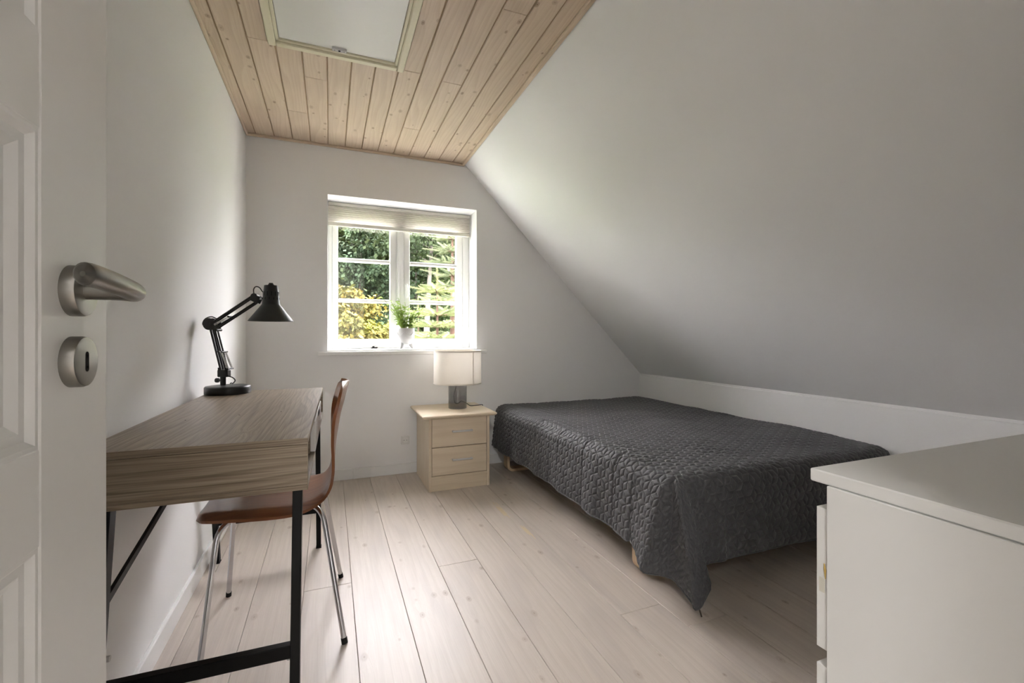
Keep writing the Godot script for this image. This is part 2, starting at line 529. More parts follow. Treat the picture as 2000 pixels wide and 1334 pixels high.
func make_ceiling() -> void:
	var g := Geo.new()
	g.bx(XL, XE + 0.1, YC + 0.0065, YC + 0.2, ZB, ZF)
	var ce: Node3D = struct(put(g, "ceiling", M.board_gap))
	var r := RandomNumberGenerator.new()
	r.seed = 72
	var pitch := 0.1083
	var hx0 := -0.255
	var hx1 := 0.332
	var hz0 := -2.26
	var hz1 := -1.06
	var cuts := {2: [-2.91], 8: [-2.885], 9: [-2.286], 10: [-1.688], 3: [-2.5], 0: [-0.9], 5: [-0.5], 7: [-0.7], 11: [-0.8], 12: [-1.2], 13: [-2.6], 1: [-0.6], -1: [-1.6]}
	for k in range(-1, 14):
		var x0 := maxf(-0.447 + pitch * k, XL)
		var x1 := minf(-0.447 + pitch * (k + 1), XE)
		if x1 - x0 < 0.012: continue
		var spans := []
		var ends := [ZB + 0.008]
		ends.append_array(cuts.get(k, []))
		ends.append(ZF - 0.004)
		for e in ends.size() - 1: spans.append([ends[e], ends[e + 1], x0, x1])
		var out := []
		for s in spans:      # boards stop at the hatch
			if s[3] <= hx0 or s[2] >= hx1 or s[1] <= hz0 or s[0] >= hz1:
				out.append(s)
				continue
			if s[0] < hz0: out.append([s[0], hz0, s[2], s[3]])
			if s[1] > hz1: out.append([hz1, s[1], s[2], s[3]])
			var za: float = maxf(s[0], hz0)
			var zb: float = minf(s[1], hz1)
			if s[2] < hx0 - 0.01: out.append([za, zb, s[2], hx0])
			if s[3] > hx1 + 0.01: out.append([za, zb, hx1, s[3]])
		for s in out:
			var q := Geo.new()
			var len_: float = s[1] - s[0] - 0.001
			if len_ < 0.02: continue
			var wide: float = s[3] - s[2] - 0.006
			var off := Vector2(r.randf_range(len_ * 0.5, 3.6 - len_ * 0.5), r.randf_range(0.08, 0.82))
			q.box(Vector3.ZERO, Vector3(wide, 0.0065, len_), 0.0022, 2, off)
			put(q, "board", M.board_wood, ce, Vector3((s[2] + s[3]) * 0.5, YC + 0.00325, (s[0] + s[1]) * 0.5))
	# narrow mouldings round the board ceiling
	var trims := [["trim_1", [XL, XL + 0.016, ZB + 0.018, ZF]], ["trim_2", [XE - 0.03, XE - 0.006, ZB + 0.018, ZF]], ["trim_3", [XL, XE - 0.006, ZB, ZB + 0.018]]]
	for t in trims:
		var q := Geo.new()
		q.bx(t[1][0], t[1][1], YC - 0.016, YC, t[1][2], t[1][3], 0.004, 0 if t[0] == "trim_3" else 2, Vector2(4.0, 0.6))
		struct(put(q, t[0], M.board_wood), "narrow pine moulding along the edge of the board ceiling")
	# attic hatch
	var h := thing("attic_hatch", "white loft hatch in a cream frame set into the board ceiling", "hatch", Vector3((hx0 + hx1) * 0.5, YC, (hz0 + hz1) * 0.5))
	var hw := (hx1 - hx0) * 0.5
	var hl := (hz1 - hz0) * 0.5
	for s in [-1.0, 1.0]:
		var q := Geo.new()
		q.box(Vector3(s * (hw - 0.016), -0.007, 0), Vector3(0.032, 0.018, hl * 2), 0.004)
		q.box(Vector3(s * (hw - 0.039), -0.0015, 0), Vector3(0.014, 0.012, hl * 2 - 0.05), 0.003)
		put(q, "frame_side", M.cream, h)
		q = Geo.new()
		q.box(Vector3(0, -0.007, s * (hl - 0.016)), Vector3(hw * 2 - 0.065, 0.018, 0.032), 0.004)
		q.box(Vector3(0, -0.0015, s * (hl - 0.039)), Vector3(hw * 2 - 0.065, 0.012, 0.014), 0.003)
		put(q, "frame_end", M.cream, h)
	var q := Geo.new()
	q.box(Vector3(0, 0.0055, 0), Vector3(hw * 2 - 0.094, 0.012, hl * 2 - 0.094), 0.002)
	put(q, "panel", M.hatch_white, h)
	q = Geo.new()
	q.box(Vector3(0.0, -0.004, -hl + 0.06), Vector3(0.062, 0.012, 0.02), 0.002)
	var catch_ := put(q, "catch", M.grey_metal, h)
	for k in [-1, 0, 1]:
		q = Geo.new()
		q.lathe(Vector3(k * 0.02, -0.0104, -hl + 0.06), [Vector2(0.0, 0.0), Vector2(0.0055 if k == 0 else 0.003, 0.0), Vector2(0.0055 if k == 0 else 0.003, 0.001)], 14)
		put(q, "hole", M.hole if k == 0 else M.steel, catch_)


func make_hall() -> void:
	# the landing behind the doorway
	var g := Geo.new()
	g.bx(-1.3, 2.0, -0.2, 0.0, 0.16, 2.6)
	struct(put(g, "floor_landing", M.floor_wood))
	g = Geo.new()
	g.bx(-1.3, 2.0, 2.3, 2.5, 0.16, 2.6)
	struct(put(g, "ceiling_landing", M.wall))
	g = Geo.new()
	g.bx(-1.5, -1.3, -0.2, 2.5, 0.0, 2.8)
	struct(put(g, "wall_landing_left", M.wall))
	g = Geo.new()
	g.bx(2.0, 2.2, -0.2, 2.5, 0.16, 2.8)
	struct(put(g, "wall_landing_right", M.wall))
	g = Geo.new()
	g.bx(-1.3, 2.0, -0.2, 2.5, 2.6, 2.8)
	struct(put(g, "wall_landing_back", M.wall))
	g = Geo.new()
	g.bx(-1.3, XL - 0.2, 0.0, 2.3, 0.1, 0.16)
	struct(put(g, "wall_landing_front", M.wall))
	var l := thing("added_fill_lamp", "round white added fill lamp, unseen, on the landing behind the doorway", "lamp", Vector3(-0.42, 2.3, 1.3))  # invented fixture out of view, added as soft fill for door and chest
	g = Geo.new()
	g.lathe(Vector3.ZERO, [Vector2(0, -0.03), Vector2(0.2, -0.03), Vector2(0.21, -0.02), Vector2(0.21, 0), Vector2(0, 0)], 40)
	put(g, "fill_lamp_housing", M.plastic, l)
	g = Geo.new()
	g.lathe(Vector3.ZERO, [Vector2(0, -0.07), Vector2(0.1, -0.066), Vector2(0.16, -0.055), Vector2(0.195, -0.03)], 40)
	var glow := plain(Color(0.95, 0.93, 0.9), 0.6)
	glow.emission_enabled = true
	glow.emission = Color(1.0, 0.97, 0.94)
	glow.emission_energy_multiplier = 1.5
	put(g, "fill_lamp_diffuser", glow, l)
	var a := AreaLight3D.new()  # added fill light reaching the room through the doorway
	a.name = "added_fill_light"
	a.area_size = Vector2(0.36, 0.36)
	a.light_color = Color(1.0, 0.99, 0.98)
	a.light_energy = 1.2
	a.shadow_enabled = true
	l.add_child(a)
	a.position = Vector3(0, -0.08, 0)
	a.rotation.x = -PI / 2


# ---------------------------------------------------------------- window
func make_window() -> void:
	var w := frame_node("window_1")
	w.set_meta("label", "white two-sash casement window with six panes in a deep reveal")
	var g := Geo.new()
	var zo := ZW - 0.1
	g.bx(WX0, 0.012, WY0 + 0.012, WY1, zo, ZW, 0.003)
	g.bx(0.993, WX1, WY0 + 0.012, WY1, zo, ZW, 0.003)
	g.bx(0.012, 0.993, WY0 + 0.012, 0.926, zo, ZW, 0.003)
	g.bx(0.012, 0.993, 1.925, WY1, zo, ZW, 0.003)
	g.bx(0.473, 0.525, 0.926, 1.925, zo, ZW, 0.003)
	g.bx(0.486, 0.512, 0.93, 1.92, ZW, ZW + 0.008, 0.003)
	put(g, "frame", M.window_paint, w)
	for s in [[0.0135, 0.4715, 0.054, 0.423], [0.5265, 0.9915, 0.572, 0.943]]:
		var sash := Geo.new()
		var y0 := 0.9285
		var y1 := 1.9225
		var gy0 := 0.968
		var gy1 := 1.88
		var za := ZW - 0.052
		var zb := ZW - 0.004
		sash.bx(s[0], s[2], y0, y1, za, zb, 0.003)
		sash.bx(s[3], s[1], y0, y1, za, zb, 0.003)
		sash.bx(s[2], s[3], y0, gy0, za, zb, 0.003)
		sash.bx(s[2], s[3], gy1, y1, za, zb, 0.003)
		var so := put(sash, "sash", M.window_paint, w)
		var bars := [[1.24, 1.268], [1.54, 1.568]]
		for b in bars:
			var q := Geo.new()
			q.bx(s[2], s[3], b[0], b[1], za + 0.004, zb - 0.004, 0.007)
			put(q, "glazing_bar", M.window_paint, so)
		for b in [[gy0, 1.24], [1.268, 1.54], [1.568, gy1]]:
			var q := Geo.new()
			q.bx(s[2], s[3], b[0], b[1], ZW - 0.032, ZW - 0.028)
			put(q, "pane", M.pane, so)
	# hooks and a pull handle
	for hk in [[0.03, 1.0], [0.968, -1.0]]:
		var q := Geo.new()
		var x: float = hk[0]
		q.tube([Vector3(x, 1.425, ZW - 0.002), Vector3(x, 1.425, ZW + 0.018)], 0.006, 8)
		q.tube([Vector3(x - 0.014, 1.428, ZW + 0.014), Vector3(x, 1.422, ZW + 0.018), Vector3(x + 0.014, 1.43, ZW + 0.014)], 0.004, 8)
		var pts := []
		for k in 13:
			var t := k / 12.0
			pts.append(Vector3(x + 0.006 + 0.008 * sin(t * TAU * 0.8), 1.42 - t * 0.155, ZW + 0.013 - 0.006 * t))
		q.tube(pts, 0.0028, 8)
		put(q, "casement_hook", M.window_paint, w)
	var q := Geo.new()
	q.tube([Vector3(0.545, 1.39, ZW - 0.004), Vector3(0.546, 1.385, ZW + 0.022), Vector3(0.547, 1.36, ZW + 0.028), Vector3(0.547, 1.315, ZW + 0.028), Vector3(0.546, 1.29, ZW + 0.022), Vector3(0.545, 1.285, ZW - 0.004)], 0.0045, 10)
	put(q, "pull_handle", M.window_paint, w)
	# dark stay peg on the bottom rail
	q = Geo.new()
	q.box(Vector3(0.305, WY0 + 0.016, ZW + 0.018), Vector3(0.046, 0.008, 0.014), 0.003)
	q.lathe(Vector3(0.3, WY0 + 0.018, ZW + 0.018), [Vector2(0.009, 0), Vector2(0.009, 0.008), Vector2(0.005, 0.014), Vector2(0, 0.015)], 14)
	q.box(Vector3(0.32, WY0 + 0.021, ZW + 0.022), Vector3(0.02, 0.006, 0.008), 0.002)
	put(q, "stay_peg", M.lamp_black, w)
	# sill board
	g = Geo.new()
	g.bx(-0.082, 1.118, 0.858, WY0 + 0.0005, ZB, ZB + 0.035, 0.003)
	g.bx(WX0 + 0.001, WX1 - 0.001, WY0, WY0 + 0.012, ZW - 0.02, ZB + 0.002, 0.002)
	struct(put(g, "trim_4", M.window_paint), "white window sill board below the casement window")
	# pleated blind, drawn up
	var b := thing("pleated_blind", "cream pleated blind drawn up under the top of the window reveal", "blind", Vector3((WX0 + WX1) * 0.5, WY1 - 0.002, ZW + 0.03))
	var hw := (WX1 - WX0) * 0.5 - 0.004
	g = Geo.new()
	g.box(Vector3(0, -0.014, 0), Vector3(hw * 2, 0.026, 0.03), 0.003)
	put(g, "head_rail", M.blind_rail, b)
	g = Geo.new()
	var top := -0.027
	var n := 8
	var pr := PackedVector3Array()
	for k in n * 2 + 1:
		var y := top - 0.115 * k / (n * 2.0)
		var z := 0.013 if k % 2 == 1 else -0.002
		for x in [-hw, hw]: pr.append(Vector3(x, y, z))
	for k in n * 2:
		g.poly([pr[k * 2], pr[k * 2 + 1], pr[k * 2 + 3], pr[k * 2 + 2]], Vector3(0, -0.08, -0.3))
	put(g, "pleated_fabric", M.blind, b)
	g = Geo.new()
	g.box(Vector3(0, top - 0.132, 0.003), Vector3(hw * 2, 0.026, 0.024), 0.003)
	put(g, "bottom_rail", M.blind_rail, b)
	for s in [-1.0, 1.0]:
		g = Geo.new()
		g.tube([Vector3(s * (hw - 0.012), top - 0.14, 0.004), Vector3(s * (hw - 0.012), -1.06, 0.004)], 0.0009, 6)
		put(g, "tension_cord", M.plastic, b)


func make_potted_plant() -> void:
	var o := thing("potted_plant", "small green leafy plant in a white footed pot on the window sill", "plant", Vector3(0.52, WY0 + 0.0125, ZW + 0.105))
	var g := Geo.new()
	var prof := [Vector2(0, 0.028), Vector2(0.03, 0.029), Vector2(0.047, 0.036), Vector2(0.06, 0.055), Vector2(0.067, 0.085), Vector2(0.07, 0.12), Vector2(0.069, 0.148), Vector2(0.066, 0.152), Vector2(0.063, 0.148), Vector2(0.062, 0.12), Vector2(0, 0.12)]
	g.lathe(Vector3.ZERO, prof, 40)
	var body := put(g, "pot", M.pot, o)
	# two raised curved lids of closed eyes and a small ridge between
	for s in [-1.0, 1.0]:
		for lane in 2:
			var pts := []
			for k in 11:
				var t := k / 10.0
				var a: float = PI / 2 + 0.2 - s * (0.12 + t * 0.85)
				var y := 0.117 - lane * 0.006 - 0.02 * sin(t * PI) + 0.022 * lane * 0.4
				pts.append(Vector3(cos(a) * 0.0705, y, sin(a) * 0.0705))
			var q := Geo.new()
			q.tube(pts, 0.0028 if lane == 0 else 0.0018, 8)
			put(q, "raised_eyelid", M.pot, body)
	for k in 3:
		var a := PI / 2 + TAU * k / 3.0 + 0.75
		var d := Vector3(cos(a), 0, sin(a))
		var q := Geo.new()
		q.tube([d * 0.038 + Vector3.UP * 0.042, d * 0.048 + Vector3.UP * 0.018, d * 0.057 + Vector3.UP * 0.0], [0.018, 0.012, 0.007], 12)
		put(q, "foot", M.pot, o)
	g = Geo.new()
	g.lathe(Vector3.ZERO, [Vector2(0.062, 0.134), Vector2(0.03, 0.14), Vector2(0, 0.141)], 24)
	put(g, "soil", M.soil, o)
	# one leaf shape, cupped along its middle
	var leaf := Geo.new()
	var p := PackedVector3Array()
	for r in 5:
		var t := r / 4.0
		var half := 0.5 * sin(pow(t, 0.75) * PI) * 0.72 + 0.01
		for c in 5:
			var s := (c - 2) / 2.0
			p.append(Vector3(s * half, 0.12 * s * s + 0.1 * sin(t * PI) - 0.05 * t, t))
	leaf.sheet(p, 5, 5, PackedVector2Array())
	var leaf_mesh := leaf.mesh(M.plant_leaf)
	var r := RandomNumberGenerator.new()
	r.seed = 5
	for s in 25:
		var a := r.randf() * TAU
		var lean := r.randf_range(0.05, 0.95)
		var high := r.randf_range(0.1, 0.245) * (1.0 - lean * 0.25)
		if s == 0: a = PI * 0.98; lean = 0.95; high = 0.235
		if s == 1: a = -0.2; lean = 0.85; high = 0.19
		if s == 2: a = PI * 0.7; lean = 0.3; high = 0.23
		if s == 3: a = 0.25; lean = 0.7; high = 0.14
		if s == 4: a = -0.5; lean = 0.95; high = 0.17
		if s == 5: a = 2.7; lean = 0.9; high = 0.18
		var out := Vector3(cos(a) * 1.35, 0, sin(a) * 0.8)
		var pts := []
		for k in 6:
			var t := k / 5.0
			pts.append(out * (0.02 + lean * 0.085 * t * t + 0.02 * t) + Vector3.UP * (0.135 + high * t))
		var q := Geo.new()
		q.tube(pts, [0.003, 0.0028, 0.0026, 0.0023, 0.002, 0.0015], 6)
		put(q, "stem", M.plant_stem, o)
		for k in range(1, 6):
			for side in [0, 1]:
				if k == 5 and side == 1: continue
				var node := place(leaf_mesh, "leaf", o, pts[k])
				var yaw: float = a + (side * PI) + k * PI / 2 + r.randf_range(-0.4, 0.4)
				var size := r.randf_range(0.026, 0.042) * (0.8 if k == 5 else 1.0)
				node.basis = Basis.from_euler(Vector3(-r.randf_range(-0.1, 0.75), yaw, r.randf_range(-0.4, 0.4))).scaled(Vector3.ONE * size)


# ---------------------------------------------------------------- furniture
func make_desk() -> void:
	# origin at the right near corner of the top, on the floor
	var d := thing("desk", "grey-brown oak desk with black metal legs against the left wall", "desk", Vector3(-0.0485, 0, -1.159), deg_to_rad(-0.9))
	var W := 0.437
	var L := 1.078
	var yt := 0.76
	var yb := 0.639
	var cx := -W * 0.5
	var cz := -L * 0.5
	var g := Geo.new()
	g.box(Vector3(cx, yt - 0.0075, cz), Vector3(W, 0.015, L), 0.001, 2, Vector2(0.8, 0.4))
	var top := put(g, "tabletop", M.desk_wood, d)
	for h in [[-0.1, -0.42], [-0.21, -0.4], [-0.335, -0.36]]:
		var q := Geo.new()
		q.lathe(Vector3(h[0], yt, h[1]), [Vector2(0.0022, 0.0), Vector2(0.0016, 0.0007), Vector2(0, 0.0009)], 10)
		put(q, "screw_cap", M.black_metal, top)
	g = Geo.new()
	g.box(Vector3(cx, yb + 0.006, cz), Vector3(W, 0.012, L), 0.001, 2, Vector2(0.8, 0.1))
	put(g, "bottom_board", M.desk_wood, d)
	for z in [-0.0065, -L + 0.0065]:
		g = Geo.new()
		g.box(Vector3(cx, (yt + yb) * 0.5 - 0.0015, z), Vector3(W, yt - yb - 0.028, 0.013), 0.0008, 0, Vector2(0.5, 0.3))
		put(g, "end_panel", M.desk_wood, d)
	g = Geo.new()
	g.box(Vector3(-W + 0.0065, (yt + yb) * 0.5 - 0.0015, cz), Vector3(0.013, yt - yb - 0.028, L - 0.027), 0.0008, 2, Vector2(0.8, 0.6))
	put(g, "back_panel", M.desk_wood, d)
	for z in [-0.3, -L + 0.3]:
		g = Geo.new()
		g.box(Vector3(cx + 0.004, (yt + yb) * 0.5 - 0.0015, z), Vector3(W - 0.03, yt - yb - 0.028, 0.013), 0.0008, 0, Vector2(0.5, 0.5))
		put(g, "divider", M.desk_wood, d)
	# drawer in the middle bay
	g = Geo.new()
	g.box(Vector3(-0.004, (yt + yb) * 0.5 - 0.0015, cz), Vector3(0.014, yt - yb - 0.032, L - 0.62), 0.001, 2, Vector2(0.8, 0.35))
	var dr := put(g, "drawer", M.paint, d)
	g = Geo.new()
	for z in [cz - 0.2, cz + 0.2]: g.box(Vector3(-0.2, (yt + yb) * 0.5 - 0.01, z), Vector3(0.37, 0.06, 0.012), 0.001)
	g.box(Vector3(-0.2, yb + 0.018, cz), Vector3(0.37, 0.006, 0.39), 0.001)
	put(g, "drawer_box", M.birch, dr)
	g = Geo.new()
	g.box(Vector3(0.0035, yt - 0.028, cz), Vector3(0.002, 0.014, 0.07), 0.0008)
	put(g, "finger_hole", M.hole, dr)
	# splayed legs
	var legs := [[-0.0235, -0.03, 0.085], [-0.384, -0.03, 0.075], [-0.02, -L + 0.03, -L - 0.088], [-0.43, -L + 0.03, -L - 0.088]]
	for l in legs:
		var q := Geo.new()
		var a := Vector3(l[0], yb, l[1])
		var b := Vector3(l[0], 0.004, l[2])
		leg_bar(q, a, b, 0.02, 0.03)
		var o := put(q, "leg", M.black_metal, d)
		q = Geo.new()
		q.box(Vector3(l[0], 0.002, l[2]), Vector3(0.024, 0.004, 0.034), 0.001)
		put(q, "foot_pad", M.rubber, o)
	for e in [[0, 1, 0.295], [2, 3, 0.19]]:
		var f: float = (yb - e[2]) / yb
		var za: float = lerpf(legs[e[0]][1], legs[e[0]][2], f)
		var q := Geo.new()
		q.box(Vector3((legs[e[0]][0] + legs[e[1]][0]) * 0.5, e[2], za), Vector3(absf(legs[e[0]][0] - legs[e[1]][0]) - 0.018, 0.03, 0.02), 0.002)
		var bar := put(q, "crossbar", M.black_metal, d)
		q = Geo.new()
		q.lathe(Vector3(legs[e[0]][0] - 0.014, e[2] - 0.017, za), [Vector2(0.004, -0.004), Vector2(0.005, 0.0), Vector2(0, 0.002)], 8)
		put(q, "bolt", M.grey_metal, bar)
	# diagonal strut along the back
	var q := Geo.new()
	leg_bar(q, Vector3(-0.405, 0.405, -0.015), Vector3(-0.405, yb, -0.95), 0.008, 0.02)
	put(q, "strut", M.black_metal, d)
	q = Geo.new()
	q.tube([Vector3(-0.384, 0.345, 0.01), Vector3(-0.365, 0.345, 0.01)], 0.006, 10)
	put(q, "bolt", M.grey_metal, d)


# a square bar between two points; wide lies across the run, in the z direction as far as it can
func leg_bar(q: Geo, a: Vector3, b: Vector3, thick: float, wide: float) -> void:
	var dir := (b - a).normalized()
	var side := Vector3.RIGHT
	var front := side.cross(dir).normalized()
	side = dir.cross(front).normalized()
	q.box((a + b) * 0.5, Vector3(thick, a.distance_to(b), wide), 0.0015, 1, Vector2.ZERO, Basis(side, dir, front))


func make_chair() -> void:
	# faces the desk (towards -x); origin on the floor under the seat
	var o := thing("chair", "brown moulded plywood chair with chrome legs pushed under the desk", "chair", Vector3(-0.16, 0, -1.79))
	# outline of the shell: along its run (x, y), half width
	var run := [
		[Vector2(-0.222, 0.427), 0.1], [Vector2(-0.213, 0.436), 0.155], [Vector2(-0.17, 0.444), 0.195], [Vector2(-0.1, 0.446), 0.217], [Vector2(-0.02, 0.442), 0.222],
		[Vector2(0.05, 0.438), 0.21], [Vector2(0.1, 0.442), 0.185], [Vector2(0.138, 0.457), 0.155], [Vector2(0.16, 0.485), 0.13], [Vector2(0.168, 0.52), 0.113],
		[Vector2(0.171, 0.56), 0.118], [Vector2(0.175, 0.61), 0.15], [Vector2(0.182, 0.66), 0.182], [Vector2(0.192, 0.72), 0.2], [Vector2(0.205, 0.77), 0.193],
		[Vector2(0.213, 0.8), 0.168], [Vector2(0.218, 0.818), 0.13], [Vector2(0.221, 0.83), 0.06]]
	var fine := []
	for k in run.size() - 1:
		for j in 3:
			var t := j / 3.0
			var a: Array = run[maxi(k - 1, 0)]
			var b: Array = run[k]
			var c: Array = run[k + 1]
			var d: Array = run[mini(k + 2, run.size() - 1)]
			fine.append([b[0].cubic_interpolate(c[0], a[0], d[0], t), cubic_interpolate(b[1], c[1], a[1], d[1], t)])
	fine.append(run[-1])
	var cols := 21
	var rows := fine.size()
	var mid := PackedVector3Array()
	for r in rows:
		var f: float = float(r) / (rows - 1)
		for c in cols:
			var s := (c - (cols - 1) * 0.5) / ((cols - 1) * 0.5)
			var p: Vector2 = fine[r][0]
			var hw: float = fine[r][1]
			var cup := 0.0
			var off := Vector3.ZERO
			if f > 0.55: off = Vector3(-0.022 * s * s * smoothstep(0.55, 0.8, f), 0, 0)    # the back wraps round
			else: off = Vector3(0, 0.006 * s * s - 0.012 * smoothstep(0.75, 1.0, absf(s)), 0)
			mid.append(Vector3(p.x, p.y, s * hw) + off)
	var up := Geo.new()
	up.sheet(mid, rows, cols, PackedVector2Array())
	var th := 0.0048
	var g := Geo.new()
	var t2 := PackedVector2Array()
	var pa := PackedVector3Array()
	var pb := PackedVector3Array()
	for k in mid.size():
		pa.append(mid[k] + up.n[k] * th)
		pb.append(mid[k] - up.n[k] * th)
		t2.append(Vector2(0.1 + (k / cols) * 0.017, 0.3 + mid[k].z))
	g.sheet(pa, rows, cols, t2, 1.0)
	g.sheet(pb, rows, cols, t2, -1.0)
	var shell := put(g, "seat_shell", M.teak, o)
	# the edge, with its plies
	var edge := Geo.new()
	var loop := []
	for c in cols: loop.append(c)
	for r in range(1, rows): loop.append(r * cols + cols - 1)
	for c in range(cols - 2, -1, -1): loop.append((rows - 1) * cols + c)
	for r in range(rows - 2, 0, -1): loop.append(r * cols)
	var centre := Vector3(0.0, 0.5, 0)
	for k in loop.size():
		var i: int = loop[k]
		var j: int = loop[(k + 1) % loop.size()]
		edge.poly([pa[i], pa[j], pb[j], pb[i]], mid[i].lerp(Vector3(clampf(mid[i].x, -0.05, 0.19), mid[i].y, 0), 0.5))
	put(edge, "ply_edge", plain(Color(0.5, 0.3, 0.165), 0.45), shell)
	# chrome legs: each rises, bends and runs in under the seat
	for l in [[-0.197, 0.218], [-0.2, -0.222], [0.202, 0.221], [0.199, -0.208]]:
		var foot := Vector3(l[0], 0.012, l[1])
		var sx := signf(l[0])
		var sz := signf(l[1])
		var knee := Vector3(sx * 0.135, 0.412, sz * 0.125) if sx > 0 else Vector3(-0.165, 0.405, sz * 0.135)
		var inner := Vector3(sx * 0.045, 0.418, sz * 0.03)
		var pts := [foot, foot.lerp(knee, 0.35), foot.lerp(knee, 0.7)]
		var a0 := foot.lerp(knee, 0.86)
		var a1 := knee + Vector3(0, 0.004, 0)
		var a2 := knee.lerp(inner, 0.42)
		for k in 9:
			var t := k / 8.0
			pts.append(a0.lerp(a1, t).lerp(a1.lerp(a2, t), t))
		pts.append(knee.lerp(inner, 0.8))
		pts.append(inner)
		var q := Geo.new()
		q.tube(pts, 0.0085, 14)
		var leg := put(q, "leg", M.chrome, o)
		q = Geo.new()
		var dir: Vector3 = (knee - foot).normalized()
		q.tube([foot - dir * 0.012, foot + dir * 0.006], 0.0098, 12)
		put(q, "leg_cap", M.rubber, leg)
	g = Geo.new()
	g.lathe(Vector3(0, 0.408, 0), [Vector2(0, 0.0), Vector2(0.075, 0.0), Vector2(0.085, 0.006), Vector2(0.085, 0.022), Vector2(0, 0.022)], 28)
	put(g, "mounting_plate", M.chrome, o)


func make_desk_lamp() -> void:
	var at := Vector3(-0.39, 0.7602, -2.165)
	var o := thing("desk_lamp", "black jointed desk lamp with conical shade on the oak desk", "lamp", at, -atan(355.0 / 886.0) + 0.02)
	# here x runs along the arms, y up
	var g := Geo.new()
	g.lathe(Vector3.ZERO, [Vector2(0, 0), Vector2(0.082, 0), Vector2(0.083, 0.003), Vector2(0.083, 0.026), Vector2(0.08, 0.0305), Vector2(0.06, 0.032), Vector2(0, 0.033)], 48)
	put(g, "base", M.lamp_black, o)
	g = Geo.new()
	g.tube([Vector3(-0.02, 0.03, 0), Vector3(-0.02, 0.07, 0)], 0.0105, 16)
	var post := put(g, "post", M.lamp_black, o)
	g = Geo.new()
	g.tube([Vector3(-0.026, 0.053, 0), Vector3(-0.045, 0.053, 0.0)], [0.004, 0.0045], 10)
	g.lathe(Vector3(-0.044, 0.053, 0), [Vector2(0, -0.006), Vector2(0.009, -0.0055), Vector2(0.01, 0), Vector2(0.009, 0.0055), Vector2(0, 0.006)], 12, Basis(Vector3.FORWARD, PI / 2))
	put(g, "clamp_knob", M.lamp_black, post)
	# lower hinge block
	g = Geo.new()
	g.box(Vector3(-0.016, 0.082, 0), Vector3(0.044, 0.03, 0.024), 0.003)
	g.box(Vector3(-0.028, 0.094, 0.01), Vector3(0.014, 0.024, 0.004), 0.001)
	g.box(Vector3(-0.001, 0.092, 0.01), Vector3(0.014, 0.028, 0.004), 0.001)
	put(g, "lower_hinge", M.lamp_black, o)
	var elbow := Vector3(-0.068, 0.278, 0)
	for s in [-1.0, 1.0]:
		g = Geo.new()
		g.tube([Vector3(-0.022 + s * 0.0, 0.085, s * 0.008), Vector3(-0.068, 0.27, s * 0.008)], 0.0042, 10)
		put(g, "lower_arm", M.lamp_black, o)
		g = Geo.new()
		g.tube([Vector3(-0.004, 0.09, s * 0.008), Vector3(-0.047, 0.258, s * 0.008)], 0.0036, 10)
		put(g, "lower_arm", M.lamp_black, o)
	# springs beside the lower arm
	for s in [-1.0, 1.0]:
		g = Geo.new()
		var pts := []
		for k in 121:
			var t := k / 120.0
			var c := Vector3(0.008, 0.103, s * 0.014).lerp(Vector3(-0.018, 0.168, s * 0.014), t)
			pts.append(c + Vector3(cos(t * TAU * 15.0), 0, sin(t * TAU * 15.0)) * 0.0042)
		g.tube(pts, 0.0012, 5)
		g.tube([Vector3(-0.018, 0.168, s * 0.014), Vector3(-0.026, 0.172, s * 0.012)], 0.0022, 6)
		put(g, "spring", M.grey_metal, o)
	for y in [[-0.032, 0.171], [-0.014, 0.17], [0.01, 0.101]]:
		g = Geo.new()
		g.tube([Vector3(y[0], y[1], -0.019), Vector3(y[0], y[1], 0.019)], 0.0032, 8)
		put(g, "pivot_pin", M.lamp_black, o)
	# elbow plate
	g = Geo.new()
	for z in [-0.011, 0.011]:
		g.lathe(elbow + Vector3(-0.003, 0.006, z), [Vector2(0, -0.002), Vector2(0.0235, -0.002), Vector2(0.0245, 0), Vector2(0.0235, 0.002), Vector2(0, 0.002)], 24, Basis(Vector3.RIGHT, PI / 2))
		g.box(elbow + Vector3(0.016, 0.0, z), Vector3(0.034, 0.036, 0.004), 0.002)
	g.tube([elbow + Vector3(0.028, -0.018, -0.018), elbow + Vector3(0.028, -0.018, 0.018)], 0.006, 10)
	g.tube([elbow + Vector3(0, 0.006, -0.016), elbow + Vector3(0, 0.006, 0.016)], 0.005, 10)
	put(g, "elbow", M.lamp_black, o)
	var head := Vector3(0.11, 0.392, 0)
	for s in [-1.0, 1.0]:
		g = Geo.new()
		g.tube([elbow + Vector3(0.012, 0.014, s * 0.008), head + Vector3(-0.008, 0.006, s * 0.008)], 0.0045, 10)
		put(g, "upper_arm", M.lamp_black, o)
		g = Geo.new()
		g.tube([elbow + Vector3(0.024, -0.01, s * 0.008), head + Vector3(0.004, -0.02, s * 0.008)], 0.004, 10)
		put(g, "upper_arm", M.lamp_black, o)
		g = Geo.new()
		var pts := []
		for k in 101:
			var t := k / 100.0
			var c := (elbow + Vector3(0.022, 0.004, s * 0.014)).lerp(elbow + Vector3(0.075, 0.033, s * 0.014), t)
			pts.append(c + Vector3(0, cos(t * TAU * 13.0), sin(t * TAU * 13.0)) * 0.0038)
		g.tube(pts, 0.0011, 5)
		put(g, "spring", M.grey_metal, o)
	g = Geo.new()
	g.tube([elbow + Vector3(0.08, 0.036, -0.02), elbow + Vector3(0.08, 0.036, 0.02)], 0.004, 8)
	put(g, "pivot_pin", M.lamp_black, o)
	# head joint
	g = Geo.new()
	for z in [-0.011, 0.011]:
		g.box(head + Vector3(0.006, -0.004, z), Vector3(0.034, 0.03, 0.004), 0.002, 0, Vector2.ZERO, Basis(Vector3.BACK, -0.5))
